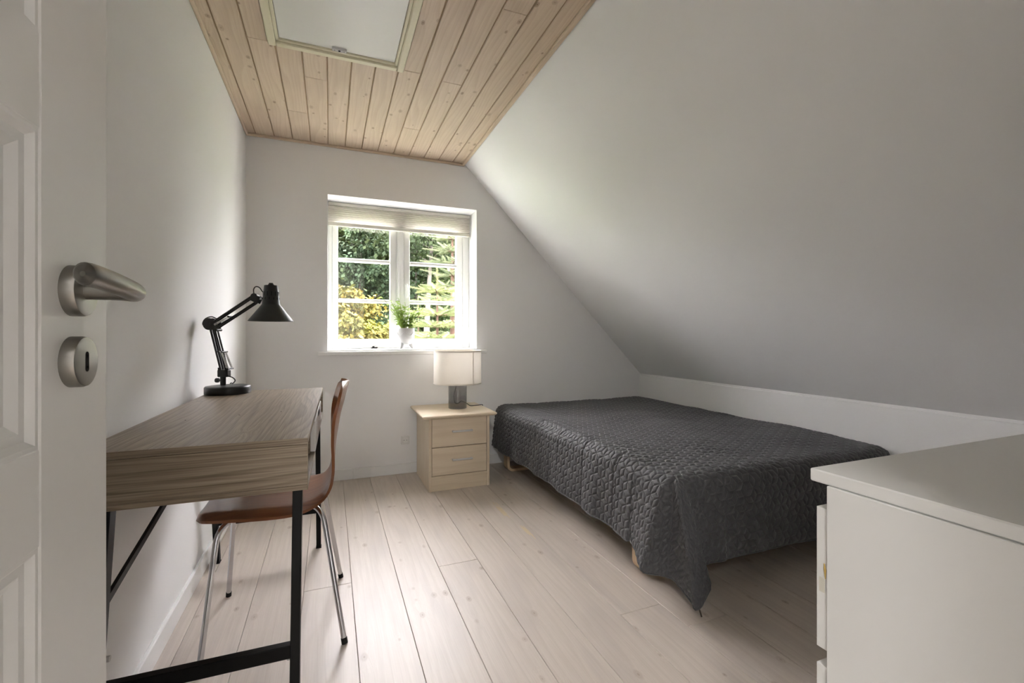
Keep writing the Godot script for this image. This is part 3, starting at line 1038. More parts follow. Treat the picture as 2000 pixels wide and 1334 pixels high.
	g.lathe(head + Vector3(0.002, 0.004, 0), [Vector2(0, -0.014), Vector2(0.014, -0.014), Vector2(0.014, 0.014), Vector2(0, 0.014)], 16, Basis(Vector3.RIGHT, PI / 2))
	put(g, "head_joint", M.lamp_black, o)
	g = Geo.new()
	g.tube([head + Vector3(0.018, -0.003, 0), head + Vector3(0.044, -0.005, 0)], 0.005, 10)
	g.tube([head + Vector3(0.028, -0.004, -0.012), head + Vector3(0.028, -0.004, 0.012)], 0.0045, 10)
	put(g, "swivel", M.chrome, o)
	# shade
	var sc := Vector3(0.175, 0.296, 0)
	g = Geo.new()
	g.lathe(sc, [Vector2(0.0, 0.147), Vector2(0.025, 0.147), Vector2(0.026, 0.144), Vector2(0.0335, 0.07), Vector2(0.036, 0.066), Vector2(0.083, 0.003), Vector2(0.084, 0.0), Vector2(0.0815, 0.0), Vector2(0.034, 0.063), Vector2(0.031, 0.07), Vector2(0.0235, 0.14), Vector2(0, 0.143)], 48)
	var shade := put(g, "lamp_shade", M.lamp_black, o)
	g = Geo.new()
	g.lathe(sc, [Vector2(0.0, 0.157), Vector2(0.008, 0.157), Vector2(0.009, 0.153), Vector2(0.012, 0.15), Vector2(0.012, 0.146)], 20)
	put(g, "shade_cap", M.lamp_black, shade)
	for row in [[0.112, 0.018], [0.092, 0.009]]:
		for k in 12:
			var a: float = TAU * (k + (0.5 if row[0] < 0.1 else 0.0)) / 12.0
			var rad: float = lerpf(0.0335, 0.026, (row[0] - 0.07) / 0.074) + 0.0002
			g = Geo.new()
			g.box(sc + Vector3(cos(a) * rad, row[0], sin(a) * rad), Vector3(0.0012, row[1], 0.0034), 0.0004, 0, Vector2.ZERO, Basis(Vector3.UP, -a))
			put(g, "vent_slot", M.hole, shade)
	g = Geo.new()
	g.lathe(sc, [Vector2(0, 0.03), Vector2(0.018, 0.035), Vector2(0.026, 0.05), Vector2(0.024, 0.066), Vector2(0.014, 0.085), Vector2(0.013, 0.11), Vector2(0, 0.11)], 24)
	put(g, "bulb", plain(Color(0.92, 0.92, 0.9), 0.3), o)
	# flex
	var loops := [
		[Vector3(-0.09, 0.268, 0.002), Vector3(-0.1, 0.285, 0.004), Vector3(-0.09, 0.305, 0.004), Vector3(-0.068, 0.314, 0.0), Vector3(-0.046, 0.306, 0.0)],
		[head + Vector3(-0.004, 0.012, 0), head + Vector3(-0.006, 0.034, 0), head + Vector3(0.003, 0.046, 0), head + Vector3(0.018, 0.042, 0), head + Vector3(0.03, 0.026, 0), head + Vector3(0.044, 0.018, 0), head + Vector3(0.056, 0.018, 0)],
		[Vector3(0.0, 0.072, 0.01), Vector3(0.022, 0.067, 0.012), Vector3(0.03, 0.058, 0.006), Vector3(0.022, 0.048, -0.01), Vector3(0.0, 0.036, -0.03), Vector3(-0.03, 0.034, -0.07), Vector3(-0.06, 0.006, -0.088), Vector3(-0.075, 0.004, -0.07)]]
	for l in loops:
		g = Geo.new()
		g.tube(smooth(l, 8), 0.0022, 8)
		put(g, "flex", M.cord_black, o)


func smooth(p: Array, steps: int) -> Array:
	var out := []
	for k in p.size() - 1:
		for j in steps:
			var a: Vector3 = p[maxi(k - 1, 0)]
			var b: Vector3 = p[k]
			out.append(b.cubic_interpolate(p[k + 1], a, p[mini(k + 2, p.size() - 1)], float(j) / steps))
	out.append(p[-1])
	return out


func make_nightstand() -> void:
	var o := thing("nightstand", "pale wooden nightstand with two drawers beside the bed", "nightstand", Vector3(0.782, 0, -2.86))
	var hw := 0.203
	var dp := 0.43
	var yt := 0.466
	for s in [-1.0, 1.0]:
		var g := Geo.new()
		g.bx(s * hw, s * (hw - 0.018), 0, yt, -dp, 0, 0.0015, 1, Vector2(0.2 + s * 0.1, 0.5))
		put(g, "side_panel", M.birch, o)
	var g := Geo.new()
	g.bx(-hw + 0.018, hw - 0.018, 0.03, yt, -dp, -dp + 0.006)
	put(g, "back_panel", M.birch, o)
	g = Geo.new()
	g.bx(-hw + 0.018, hw - 0.018, 0, 0.082, -0.024, -0.008, 0.001, 0, Vector2(0.6, 0.3))
	put(g, "plinth", M.birch, o)
	g = Geo.new()
	g.bx(-hw + 0.018, hw - 0.018, 0.083, 0.097, -dp + 0.006, -0.002, 0.001, 0, Vector2(0.6, 0.2))
	put(g, "bottom_shelf", M.birch, o)
	# rounded top
	g = Geo.new()
	var ow := 0.246
	var z1 := 0.028
	var z0 := -dp - 0.02
	var prof := [Vector2(0.012, 0.0), Vector2(0.004, 0.005), Vector2(0.0, 0.012), Vector2(0.001, 0.018), Vector2(0.006, 0.0215), Vector2(0.014, 0.023)]
	var inside := Vector3(0, yt + 0.011, -0.2)
	for k in prof.size() - 1:
		var a: Vector2 = prof[k]
		var b: Vector2 = prof[k + 1]
		var ra := [Vector3(-ow + a.x, yt + a.y, z0), Vector3(-ow + a.x, yt + a.y, z1 - a.x), Vector3(ow - a.x, yt + a.y, z1 - a.x), Vector3(ow - a.x, yt + a.y, z0)]
		var rb := [Vector3(-ow + b.x, yt + b.y, z0), Vector3(-ow + b.x, yt + b.y, z1 - b.x), Vector3(ow - b.x, yt + b.y, z1 - b.x), Vector3(ow - b.x, yt + b.y, z0)]
		for j in 4: g.poly([ra[j], ra[(j + 1) % 4], rb[(j + 1) % 4], rb[j]], inside, 0, Vector2(0.6, 0.5))
	g.poly([Vector3(-ow + 0.012, yt, z0), Vector3(-ow + 0.012, yt, z1 - 0.012), Vector3(ow - 0.012, yt, z1 - 0.012), Vector3(ow - 0.012, yt, z0)], inside, 0, Vector2(0.6, 0.5))
	g.poly([Vector3(-ow + 0.014, yt + 0.023, z0), Vector3(-ow + 0.014, yt + 0.023, z1 - 0.014), Vector3(ow - 0.014, yt + 0.023, z1 - 0.014), Vector3(ow - 0.014, yt + 0.023, z0)], inside, 0, Vector2(0.6, 0.5))
	put(g, "top", M.birch, o)
	for y in [[0.1, 0.2785], [0.2815, 0.463]]:
		g = Geo.new()
		g.bx(-hw + 0.0205, hw - 0.0205, y[0], y[1] - 0.001, -0.02, -0.003, 0.001, 0, Vector2(0.6, 0.1 + y[0]))
		var dr := put(g, "drawer", M.birch, o)
		g = Geo.new()
		g.bx(-hw + 0.03, hw - 0.03, y[0] + 0.02, y[1] - 0.03, -dp + 0.02, -0.02)
		put(g, "drawer_box", M.birch, dr)
		var hy: float = (y[0] + y[1]) * 0.5 + 0.006
		g = Geo.new()
		g.box(Vector3(0.015, hy, 0.016), Vector3(0.136, 0.012, 0.008), 0.0025)
		for s in [-1.0, 1.0]: g.box(Vector3(0.015 + s * 0.062, hy, 0.005), Vector3(0.01, 0.01, 0.018), 0.002)
		put(g, "handle", M.grey_metal, dr)


func make_table_lamp() -> void:
	var at := Vector3(0.826, 0.4892, -3.085)
	var o := thing("table_lamp", "table lamp with cream drum shade and smoked glass cylinder base on nightstand", "lamp", at)
	var g := Geo.new()
	g.lathe(Vector3.ZERO, [Vector2(0, 0), Vector2(0.062, 0), Vector2(0.064, 0.002), Vector2(0.064, 0.163), Vector2(0.062, 0.165), Vector2(0, 0.165)], 40)
	put(g, "glass_base", M.smoke_glass, o)
	g = Geo.new()
	g.lathe(Vector3.ZERO, [Vector2(0, 0.1655), Vector2(0.03, 0.1655), Vector2(0.03, 0.172), Vector2(0.014, 0.174), Vector2(0.014, 0.215), Vector2(0, 0.216)], 24)
	put(g, "bulb_holder", M.black_metal, o)
	g = Geo.new()
	g.lathe(Vector3.ZERO, [Vector2(0.012, 0.216), Vector2(0.016, 0.24), Vector2(0.03, 0.265), Vector2(0.031, 0.285), Vector2(0.02, 0.303), Vector2(0, 0.309)], 24)
	put(g, "bulb", plain(Color(0.93, 0.93, 0.91), 0.25), o)
	g = Geo.new()
	var y0 := 0.172
	var y1 := 0.402
	g.lathe(Vector3.ZERO, [Vector2(0.1655, y0), Vector2(0.163, y1)], 64)
	var sh := put(g, "lamp_shade", M.shade, o)
	for e in [[0.1658, y0], [0.1633, y1 - 0.009]]:
		g = Geo.new()
		g.lathe(Vector3(0, e[1], 0), [Vector2(e[0] - 0.002, 0), Vector2(e[0] + 0.0008, 0.0), Vector2(e[0] + 0.0012, 0.0045), Vector2(e[0] + 0.0006, 0.009), Vector2(e[0] - 0.002, 0.009), Vector2(e[0] - 0.002, 0)], 64)
		put(g, "shade_rim", M.shade, sh)
	g = Geo.new()
	g.box(Vector3(0.1662, (y0 + y1) * 0.5, 0), Vector3(0.001, y1 - y0, 0.008), 0.0003, 0, Vector2.ZERO, Basis.IDENTITY)
	for k in g.v.size():
		g.v[k] = g.v[k].rotated(Vector3.UP, deg_to_rad(-66)); g.n[k] = g.n[k].rotated(Vector3.UP, deg_to_rad(-66))
	put(g, "shade_seam", M.shade, sh)
	g = Geo.new()
	for k in 3:
		var a := TAU * k / 3.0
		g.tube([Vector3(cos(a) * 0.02, y0 + 0.035, sin(a) * 0.02), Vector3(cos(a) * 0.164, y0 + 0.004, sin(a) * 0.164)], 0.0015, 6)
	put(g, "shade_ring", M.black_metal, o)
	g = Geo.new()
	g.tube(smooth([Vector3(-0.004, 0.165, 0.0), Vector3(-0.02, 0.13, 0.01), Vector3(-0.03, 0.09, 0.012), Vector3(-0.026, 0.05, 0.014), Vector3(-0.015, 0.035, 0.016), Vector3(0.005, 0.036, 0.012), Vector3(0.024, 0.048, 0.004), Vector3(0.04, 0.042, -0.01), Vector3(0.058, 0.035, -0.018), Vector3(0.075, 0.024, -0.026), Vector3(0.1, 0.006, -0.036), Vector3(0.13, 0.0035, -0.04), Vector3(0.165, 0.0035, -0.046), Vector3(0.196, 0.0035, -0.06), Vector3(0.208, -0.006, -0.07), Vector3(0.2095, -0.06, -0.076), Vector3(0.206, -0.2, -0.07), Vector3(0.222, -0.33, -0.02), Vector3(0.226, -0.42, 0.01), Vector3(0.222, -0.478, 0.02), Vector3(0.2, -0.486, 0.0), Vector3(0.17, -0.486, -0.05)], 8), 0.0026, 8)
	put(g, "flex", M.cord_black, o)


func make_socket() -> void:
	var o := thing("wall_socket", "white square wall socket low on the window wall", "socket", Vector3(0.504, 0.239, ZB))
	var g := Geo.new()
	g.box(Vector3(0, 0, 0.004), Vector3(0.058, 0.06, 0.008), 0.003)
	put(g, "cover_frame", M.plastic, o)
	g = Geo.new()
	g.box(Vector3(0, 0, 0.009), Vector3(0.042, 0.044, 0.006), 0.002)
	var p := put(g, "cover_plate", M.plastic, o)
	for s in [-1.0, 1.0]:
		g = Geo.new()
		g.lathe(Vector3(s * 0.0095, 0, 0.0121), [Vector2(0.0025, 0), Vector2(0, 0.0002)], 10, Basis(Vector3.RIGHT, PI / 2))
		put(g, "socket_hole", M.hole, p)


func make_chest() -> void:
	var o := thing("chest_of_drawers", "white chest of drawers with overhanging top next to the doorway", "chest", Vector3(0.73, 0, -0.482))
	var W := 0.8
	var D := 0.455
	var g := Geo.new()
	g.bx(0, 0.018, 0, 0.7605, 0, D, 0.001)
	put(g, "side_panel", M.chest_white, o)
	g = Geo.new()
	g.bx(W - 0.018, W, 0, 0.7605, 0, D, 0.001)
	put(g, "side_panel", M.chest_white, o)
	g = Geo.new()
	g.bx(0.018, W - 0.018, 0.02, 0.7605, D - 0.008, D)
	put(g, "back_panel", M.chest_white, o)
	g = Geo.new()
	g.bx(0.003, W + 0.003, 0.761, 0.7815, -0.029, D + 0.005, 0.002)
	put(g, "top", M.chest_white, o)
	for k in 3:
		var y1 := 0.722 - k * 0.2525
		var y0 := y1 - 0.2255
		g = Geo.new()
		# the front has a finger bevel along its upper edge
		g.prism([Vector2(0.004, y0), Vector2(W - 0.004, y0), Vector2(W - 0.004, y1), Vector2(0.004, y1)], -0.018, -0.001)
		var dr := put(g, "drawer", M.chest_white, o)
		g = Geo.new()
		g.bx(0.03, W - 0.03, y0 + 0.02, y1 - 0.03, 0.0, D - 0.03)
		put(g, "drawer_box", M.chest_white, dr)
		if k == 0:
			g = Geo.new()
			g.tube([Vector3(0.0037, y1 - 0.088, -0.006), Vector3(0.0036, y1 - 0.098, -0.0045), Vector3(0.0037, y1 - 0.112, -0.0042)], [0.0008, 0.002, 0.0006], 6)
			put(g, "chipped_edge", plain(Color(0.78, 0.66, 0.38), 0.7), dr)
			g = Geo.new()
			g.bx(0.0034, 0.004, y1 - 0.135, y1 - 0.112, -0.014, -0.005, 0.0002)
			put(g, "tape_mark", plain(Color(0.84, 0.83, 0.78), 0.5), dr)


# ---------------------------------------------------------------- bed
func make_bed() -> void:
	var x0 := 1.195
	var x1 := 2.556
	var za := -3.32
	var zb := -1.345
	var o := thing("bed", "low bed base on bent wooden legs under the dark bedspread", "bed", Vector3(x0, 0, za))
	var W := x1 - x0
	var L := zb - za
	var g := Geo.new()
	for s in [[0.03, W - 0.012, 0.012, 0.03], [0.045, W - 0.012, L - 0.06, L - 0.042]]:
		g = Geo.new()
		g.bx(s[0], s[1], 0.1, 0.2, s[2], s[3], 0.002)
		put(g, "end_rail", M.bent_wood, o)
	for s in [[0.012, 0.03], [W - 0.03, W - 0.012]]:
		g = Geo.new()
		g.bx(s[0], s[1], 0.125, 0.2, 0.03, L - 0.06, 0.002)
		put(g, "side_rail", M.bent_wood, o)
	for k in 12:
		g = Geo.new()
		g.box(Vector3(W * 0.5, 0.19, 0.12 + k * (L - 0.24) / 11.0), Vector3(W - 0.062, 0.012, 0.06), 0.003)
		put(g, "slat", M.bent_wood, o)
	g = Geo.new()
	g.box(Vector3(W * 0.5, 0.305, L * 0.5), Vector3(W - 0.07, 0.21, L - 0.08), 0.05)
	put(g, "mattress", M.mattress, o)
	# bentwood loops
	for p in [[0.004, 0.165], [0.004, L - 0.265], [W - 0.36, 0.165], [W - 0.36, L - 0.265]]:
		g = Geo.new()
		var path := []
		var r := 0.045
		var wide := 0.35
		path.append(Vector2(0, 0.16))
		for k in 9:
			var a := PI + k / 8.0 * PI / 2
			path.append(Vector2(r + cos(a) * r, r + sin(a) * r))
		for k in 9:
			var a := -PI / 2 + k / 8.0 * PI / 2
			path.append(Vector2(wide - r + cos(a) * r, r + sin(a) * r))
		path.append(Vector2(wide, 0.16))
		var th := 0.018
		for k in path.size() - 1:
			var a: Vector2 = path[k]
			var b: Vector2 = path[k + 1]
			var na := _in(path, k) * th
			var nb := _in(path, k + 1) * th
			var c3 := Vector3((a.x + b.x + na.x + nb.x) * 0.5 - (na.x + nb.x) * 0.25, (a.y + b.y) * 0.5 + (na.y + nb.y) * 0.25, 0.0375)
			c3.x = (a.x + b.x) * 0.5 + (na.x + nb.x) * 0.25
			var quad := [a, b, b + nb, a + na]
			for z in [0.0, 0.075]:
				var ring := []
				for v in quad: ring.append(Vector3(v.x, v.y + 0.0005, z))
				g.poly(ring, c3, 1)
			g.poly([Vector3(a.x, a.y + 0.0005, 0), Vector3(b.x, b.y + 0.0005, 0), Vector3(b.x, b.y + 0.0005, 0.075), Vector3(a.x, a.y + 0.0005, 0.075)], c3, 1)
			g.poly([Vector3(a.x + na.x, a.y + na.y, 0), Vector3(b.x + nb.x, b.y + nb.y, 0), Vector3(b.x + nb.x, b.y + nb.y, 0.075), Vector3(a.x + na.x, a.y + na.y, 0.075)], c3, 1)
		put(g, "leg", M.bent_wood, o, Vector3(p[0], 0, p[1]))


func _in(path: Array, k: int) -> Vector2:
	var t: Vector2 = (path[mini(k + 1, path.size() - 1)] - path[maxi(k - 1, 0)]).normalized()
	return Vector2(-t.y, t.x)


# height of the quilting (0 at the seams, 1 in the middle of a diamond) for a pattern of tumbling blocks
func quilt(p: Vector2) -> float:
	var a := 0.033
	var w := a * sqrt(3.0)
	var h := a * 1.5
	var best := Vector2.ZERO
	var bd := 1e9
	var row := int(roundf(p.y / h))
	for r in [row - 1, row, row + 1]:
		var shift := 0.5 * w if posmod(r, 2) == 1 else 0.0
		var c := Vector2(roundf((p.x - shift) / w) * w + shift, r * h)
		var dd := c.distance_squared_to(p)
		if dd < bd:
			bd = dd; best = c
	var q := p - best
	var edge := 1e9
	for k in 3:
		var t := PI / 3.0 * k
		edge = minf(edge, w * 0.5 - absf(q.x * cos(t) + q.y * sin(t)))
	for k in 3:
		var t := PI / 2.0 + TAU / 3.0 * k
		var d := Vector2(cos(t), sin(t))
		if q.dot(d) > -0.002: edge = minf(edge, absf(q.x * d.y - q.y * d.x))
	return 1.0 - exp(-edge / 0.0028)


func make_bedspread() -> void:
	var f := noise(91, 1.0, 3)
	var ix := 1.245
	var iz := -1.395
	var top := 0.458
	var step := 0.0036
	var hem := 0.148
	var high := func(x: float, z: float) -> float:
		var mid := f.get_noise_2d(x * 1.6, z * 1.6) * 0.012
		var crown := 0.006 * sin(clampf((z + 3.34) / 2.0, 0, 1) * PI)
		var wallside := -0.03 * smoothstep(2.46, 2.57, x)
		var headside := -0.02 * smoothstep(-3.24, -3.33, z)
		return top + mid + crown + wallside + headside
	var crease := func(x: float, z: float) -> float:
		var c := 0.0
		for zc in [-2.53, -2.235, -1.975, -1.706]: c += exp(-pow((z - zc) / 0.004, 2.0)) * (1.0 if x < 1.3 else 0.45)
		for xc in [1.64, 2.1]: c += exp(-pow((x - xc) / 0.004, 2.0)) * (0.8 if z > -1.42 else 0.3)
		return c
	# top
	var nx := int((2.558 - ix) / step) + 1
	var nz := int((iz + 3.335) / step) + 1
	var p := PackedVector3Array()
	var amp := 0.0072
	for r in nz:
		var z := lerpf(-3.335, iz, float(r) / (nz - 1))
		for c in nx:
			var x := lerpf(ix, 2.558, float(c) / (nx - 1))
			p.append(Vector3(x, high.call(x, z) + amp * quilt(Vector2(z, x)) - 0.003 * crease.call(x, z), z))
	var g := Geo.new()
	g.sheet(p, nz, nx, PackedVector2Array(), -1.0)
	# skirt columns: [inset point on top, rim, hem, flat-cloth direction]
	var cols := []
	var zz := -3.335
	while zz < -1.57:
		var wav := f.get_noise_2d(zz * 3.0, 7.0)
		var lift := 0.012 * sin((zz + 3.1) * 3.0)
		var fold := 0.01 * sin(zz * 21.0 + 2.0 * wav)
		var headround := smoothstep(-3.2, -3.335, zz)
		cols.append([Vector2(ix, zz), Vector3(1.178 + headround * 0.03, 0.0, zz), Vector3(1.158 + fold + wav * 0.008 + headround * 0.02, hem + lift * 0.6, zz), Vector2(-1, 0)])
		zz += step
	# the corner falls in one outward fold
	var key := [
		[Vector2(ix, -1.567), Vector3(1.178, 0, -1.567), Vector3(1.158, 0.148, -1.567), Vector2(-1, 0)],
		[Vector2(ix, -1.47), Vector3(1.178, 0, -1.47), Vector3(1.135, 0.135, -1.5), Vector2(-1, 0.02)],
		[Vector2(ix, -1.395), Vector3(1.172, 0, -1.385), Vector3(1.108, 0.098, -1.425), Vector2(-1, 0.15)],
		[Vector2(ix, -1.395), Vector3(1.186, 0, -1.375), Vector3(1.15, 0.085, -1.408), Vector2(-1, 0.35)],
		[Vector2(ix, -1.395), Vector3(1.205, 0, -1.362), Vector3(1.21, 0.07, -1.378), Vector2(-1, 0.7)],
		[Vector2(ix, -1.395), Vector3(1.196, 0, -1.342), Vector3(1.212, 0.042, -1.29), Vector2(-1, 0.9)],
		[Vector2(ix, -1.395), Vector3(1.188, 0, -1.328), Vector3(1.204, 0.03, -1.244), Vector2(-0.95, 1)],
		[Vector2(ix, -1.395), Vector3(1.2, 0, -1.326), Vector3(1.262, 0.075, -1.252), Vector2(-0.6, 1)],
		[Vector2(ix, -1.395), Vector3(1.212, 0, -1.328), Vector3(1.282, 0.1, -1.268), Vector2(-0.45, 1)],
		[Vector2(ix + 0.005, -1.395), Vector3(1.23, 0, -1.33), Vector3(1.29, 0.13, -1.312), Vector2(-0.25, 1)],
		[Vector2(ix + 0.06, -1.395), Vector3(1.3, 0, -1.33), Vector3(1.335, 0.132, -1.324), Vector2(0, 1)],
		[Vector2(ix + 0.16, -1.395), Vector3(1.405, 0, -1.33), Vector3(1.42, 0.131, -1.318), Vector2(0, 1)]]
	for k in key.size() - 1:
		var a: Array = key[k]
		var b: Array = key[k + 1]
		var n := maxi(3, int(a[2].distance_to(b[2]) / step))
		for j in n:
			var t := float(j) / n
			var before: Array = key[maxi(k - 1, 0)]
			var after: Array = key[mini(k + 2, key.size() - 1)]
			cols.append([a[0].lerp(b[0], t), a[1].lerp(b[1], t), a[2].cubic_interpolate(b[2], before[2], after[2], t), a[3].lerp(b[3], t)])
	var xx: float = key[-1][0].x
	while xx < 2.56:
		var wav := f.get_noise_2d(xx * 3.0, 17.0)
		cols.append([Vector2(minf(xx, 2.558), iz), Vector3(minf(xx + 0.0, 2.558), 0, -1.33 - 0.06 * smoothstep(2.45, 2.56, xx)), Vector3(minf(xx + 0.01, 2.558), 0.133 + 0.004 * sin(xx * 9.0), -1.318 + 0.008 * wav + 0.006 * sin(xx * 17.0)), Vector2(0, 1)])
		xx += step
	var rows := 100
	var nc := cols.size()
	p = PackedVector3Array(); p.resize(rows * nc)
	var flat := PackedVector2Array(); flat.resize(rows * nc)
	for c in nc:
		var k: Array = cols[c]
		var ty: float = high.call(k[0].x, k[0].y)
		var a := Vector3(k[0].x, ty, k[0].y)
		var rim := Vector3(k[1].x, ty - 0.004, k[1].z)
		var low: Vector3 = k[2]
		var e := rim.lerp(low, 0.2)
		var arc := 0.0
		var last := a
		for r in rows:
			var t := float(r) / (rows - 1)
			var q: Vector3
			if t < 0.3:
				var s := t / 0.3
				q = a.lerp(rim, s).lerp(rim.lerp(e, s), s)
			else:
				q = e.lerp(low, (t - 0.3) / 0.7)
			arc += q.distance_to(last)
			last = q
			p[r * nc + c] = q
			flat[r * nc + c] = k[0] + k[3] * arc
	var base := Geo.new()
	base.sheet(p, rows, nc, PackedVector2Array(), -1.0)
	for i in p.size():
		var nn := base.n[i]
		var r := i / nc
		var ease := 1.0 if r > 0 else 1.0
		var dir := Vector3.UP.lerp(nn, clampf(r / 22.0, 0.0, 1.0)).normalized()
		var edge := smoothstep(0.0, 3.0, float(rows - 1 - r))
		p[i] += dir * (amp * quilt(Vector2(flat[i].y, flat[i].x)) * ease * lerpf(0.6, 1.0, edge) - 0.008 * crease.call(flat[i].x if flat[i].y < -1.42 else 1.0 if flat[i].x < 1.24 else flat[i].x, flat[i].y if flat[i].x < 1.24 else -1.0))
	g.sheet(p, rows, nc, PackedVector2Array(), -1.0)
	var o := put(g, "bedspread", M.spread)
	tag(o, "dark grey quilted bedspread draped over the bed down to its sides", "bedspread")
	# hem binding along the lower edge and a small tab at the corner tip
	var line := []
	for c in range(0, nc, 3): line.append(p[(rows - 1) * nc + c])
	var q := Geo.new()
	q.tube(line, 0.0034, 6)
	put(q, "hem_binding", M.spread, o)
	var tip := Vector3(1.204, 0.03, -1.244)
	q = Geo.new()
	q.box(tip + Vector3(0.01, -0.012, 0.004), Vector3(0.006, 0.034, 0.003), 0.001, 0, Vector2.ZERO, Basis(Vector3.BACK, 0.35))
	put(q, "care_tab", plain(Color(0.3, 0.27, 0.22), 0.9), o)


# ---------------------------------------------------------------- door
func make_door() -> void:
	var fx := -0.24
	var z0 := -0.662
	var z1 := 0.018
	var o := struct(Node3D.new(), "white panelled door standing open with a satin steel lever handle")
	o.name = "door_1"
	add_child(o)
	o.position = Vector3(fx - 0.02, 0, z1)
	var L := z1 - z0
	var th := 0.02
	# local: x from -th to th, z from -L to 0
	var yt := 2.05
	var rails := [[0.008, 0.2], [0.811, 0.898], [1.183, 1.2686], [1.92, yt]]
	for z in [[-L, -L + 0.1305], [-0.13, 0.0]]:
		var g := Geo.new()
		g.bx(-th, th, 0.008, yt, z[0], z[1], 0.002, 1)
		put(g, "stile", M.door_paint, o)
	for r in rails:
		var g := Geo.new()
		g.bx(-th + 0.0004, th - 0.0004, r[0], r[1], -L + 0.1305, -0.13, 0.001, 2)
		put(g, "rail", M.door_paint, o)
	for k in 3:
		var y0: float = rails[k][1]
		var y1: float = rails[k + 1][0]
		var za := -L + 0.1305
		var zb := -0.13
		var g := Geo.new()
		g.bx(-0.005, 0.005, y0, y1, za, zb)
		var pn := put(g, "panel", M.door_paint, o)
		# stepped moulding down to the panel, both faces
		for s in [-1.0, 1.0]:
			g = Geo.new()
			var prof := [Vector2(0.0, 0.0185), Vector2(0.004, 0.0185), Vector2(0.009, 0.0135), Vector2(0.017, 0.0135), Vector2(0.026, 0.0085), Vector2(0.033, 0.0085), Vector2(0.036, 0.005)]
			for j in prof.size() - 1:
				var a: Vector2 = prof[j]
				var b: Vector2 = prof[j + 1]
				var ra := [Vector3(s * a.y, y0 + a.x, za + a.x), Vector3(s * a.y, y1 - a.x, za + a.x), Vector3(s * a.y, y1 - a.x, zb - a.x), Vector3(s * a.y, y0 + a.x, zb - a.x)]
				var rb := [Vector3(s * b.y, y0 + b.x, za + b.x), Vector3(s * b.y, y1 - b.x, za + b.x), Vector3(s * b.y, y1 - b.x, zb - b.x), Vector3(s * b.y, y0 + b.x, zb - b.x)]
				for i in 4:
					var e: Vector3 = (ra[i] + ra[(i + 1) % 4]) * 0.5
					g.poly([ra[i], ra[(i + 1) % 4], rb[(i + 1) % 4], rb[i]], Vector3(-s * 0.3, lerpf(e.y, (y0 + y1) * 0.5, -0.3), lerpf(e.z, (za + zb) * 0.5, -0.3)))
			put(g, "moulding", M.door_paint, pn)
	# furniture, on both faces
	var hz := -L + 0.077
	for s in [-1.0, 1.0]:
		var turn := Basis(Vector3.BACK, -PI / 2 * s)
		var g := Geo.new()
		g.lathe(Vector3(s * th, 1.044, hz), [Vector2(0.0, 0.0), Vector2(0.0255, 0.0), Vector2(0.0255, 0.009), Vector2(0.0245, 0.0115), Vector2(0.0225, 0.012), Vector2(0.0, 0.012)], 40, turn)
		var ro := put(g, "handle_rosette", M.steel, o)
		g = Geo.new()
		var pts := smooth([Vector3(s * (th + 0.008), 1.044, hz), Vector3(s * (th + 0.035), 1.044, hz), Vector3(s * (th + 0.051), 1.043, hz + 0.006), Vector3(s * (th + 0.058), 1.043, hz + 0.026), Vector3(s * (th + 0.06), 1.046, hz + 0.07), Vector3(s * (th + 0.058), 1.049, hz + 0.11), Vector3(s * (th + 0.056), 1.049, hz + 0.12)], 6)
		var rad := []
		for k in pts.size():
			var t := float(k) / (pts.size() - 1)
			rad.append(lerpf(0.0085, 0.0095, smoothstep(0.2, 0.6, t)) * (1.0 if t < 0.93 else sqrt(maxf(0.05, 1.0 - pow((t - 0.93) / 0.07, 2.0)))))
		g.tube(pts, rad, 20)
		put(g, "lever", M.steel, ro)
		g = Geo.new()
		g.lathe(Vector3(s * th, 0.973, hz), [Vector2(0.0, 0.0), Vector2(0.0255, 0.0), Vector2(0.0255, 0.009), Vector2(0.0245, 0.0115), Vector2(0.0225, 0.012), Vector2(0.0, 0.012)], 40, turn)
		var kp := put(g, "keyhole_plate", M.steel, o)
		g = Geo.new()
		g.box(Vector3(s * (th + 0.012), 0.973, hz), Vector3(0.0008, 0.014, 0.0062), 0.0)
		for e in [-1.0, 1.0]: g.lathe(Vector3(s * (th + 0.0116), 0.973 + e * 0.007, hz), [Vector2(0.0031, 0), Vector2(0.0031, 0.0008), Vector2(0, 0.0008)], 16, turn)
		put(g, "keyhole", M.hole, kp)
	for y in [0.25, 1.75]:
		var g := Geo.new()
		g.tube([Vector3(-th - 0.004, y - 0.045, 0.004), Vector3(-th - 0.004, y + 0.045, 0.004)], 0.006, 12)
		put(g, "hinge", M.steel, o)


# ---------------------------------------------------------------- outdoors
func leaf_cluster(n: int, size: float, spread: float, seed_: int, m: Material) -> ArrayMesh:
	var r := RandomNumberGenerator.new()
	r.seed = seed_
	var g := Geo.new()
	for k in n:
		var b := Basis.from_euler(Vector3(r.randf_range(-1.2, 1.2), r.randf() * TAU, r.randf_range(-1.0, 1.0)))
		var c := Vector3(r.randf_range(-1, 1), r.randf_range(-1, 1), r.randf_range(-1, 1)) * spread
		var s := size * r.randf_range(0.6, 1.2)
		var q := [c, c + b * Vector3(s * 0.33, 0.04 * s, s * 0.5), c + b * Vector3(0, 0, s), c + b * Vector3(-s * 0.33, 0.04 * s, s * 0.5)]
		g.poly(q, c - b.y)
	return g.mesh(m)


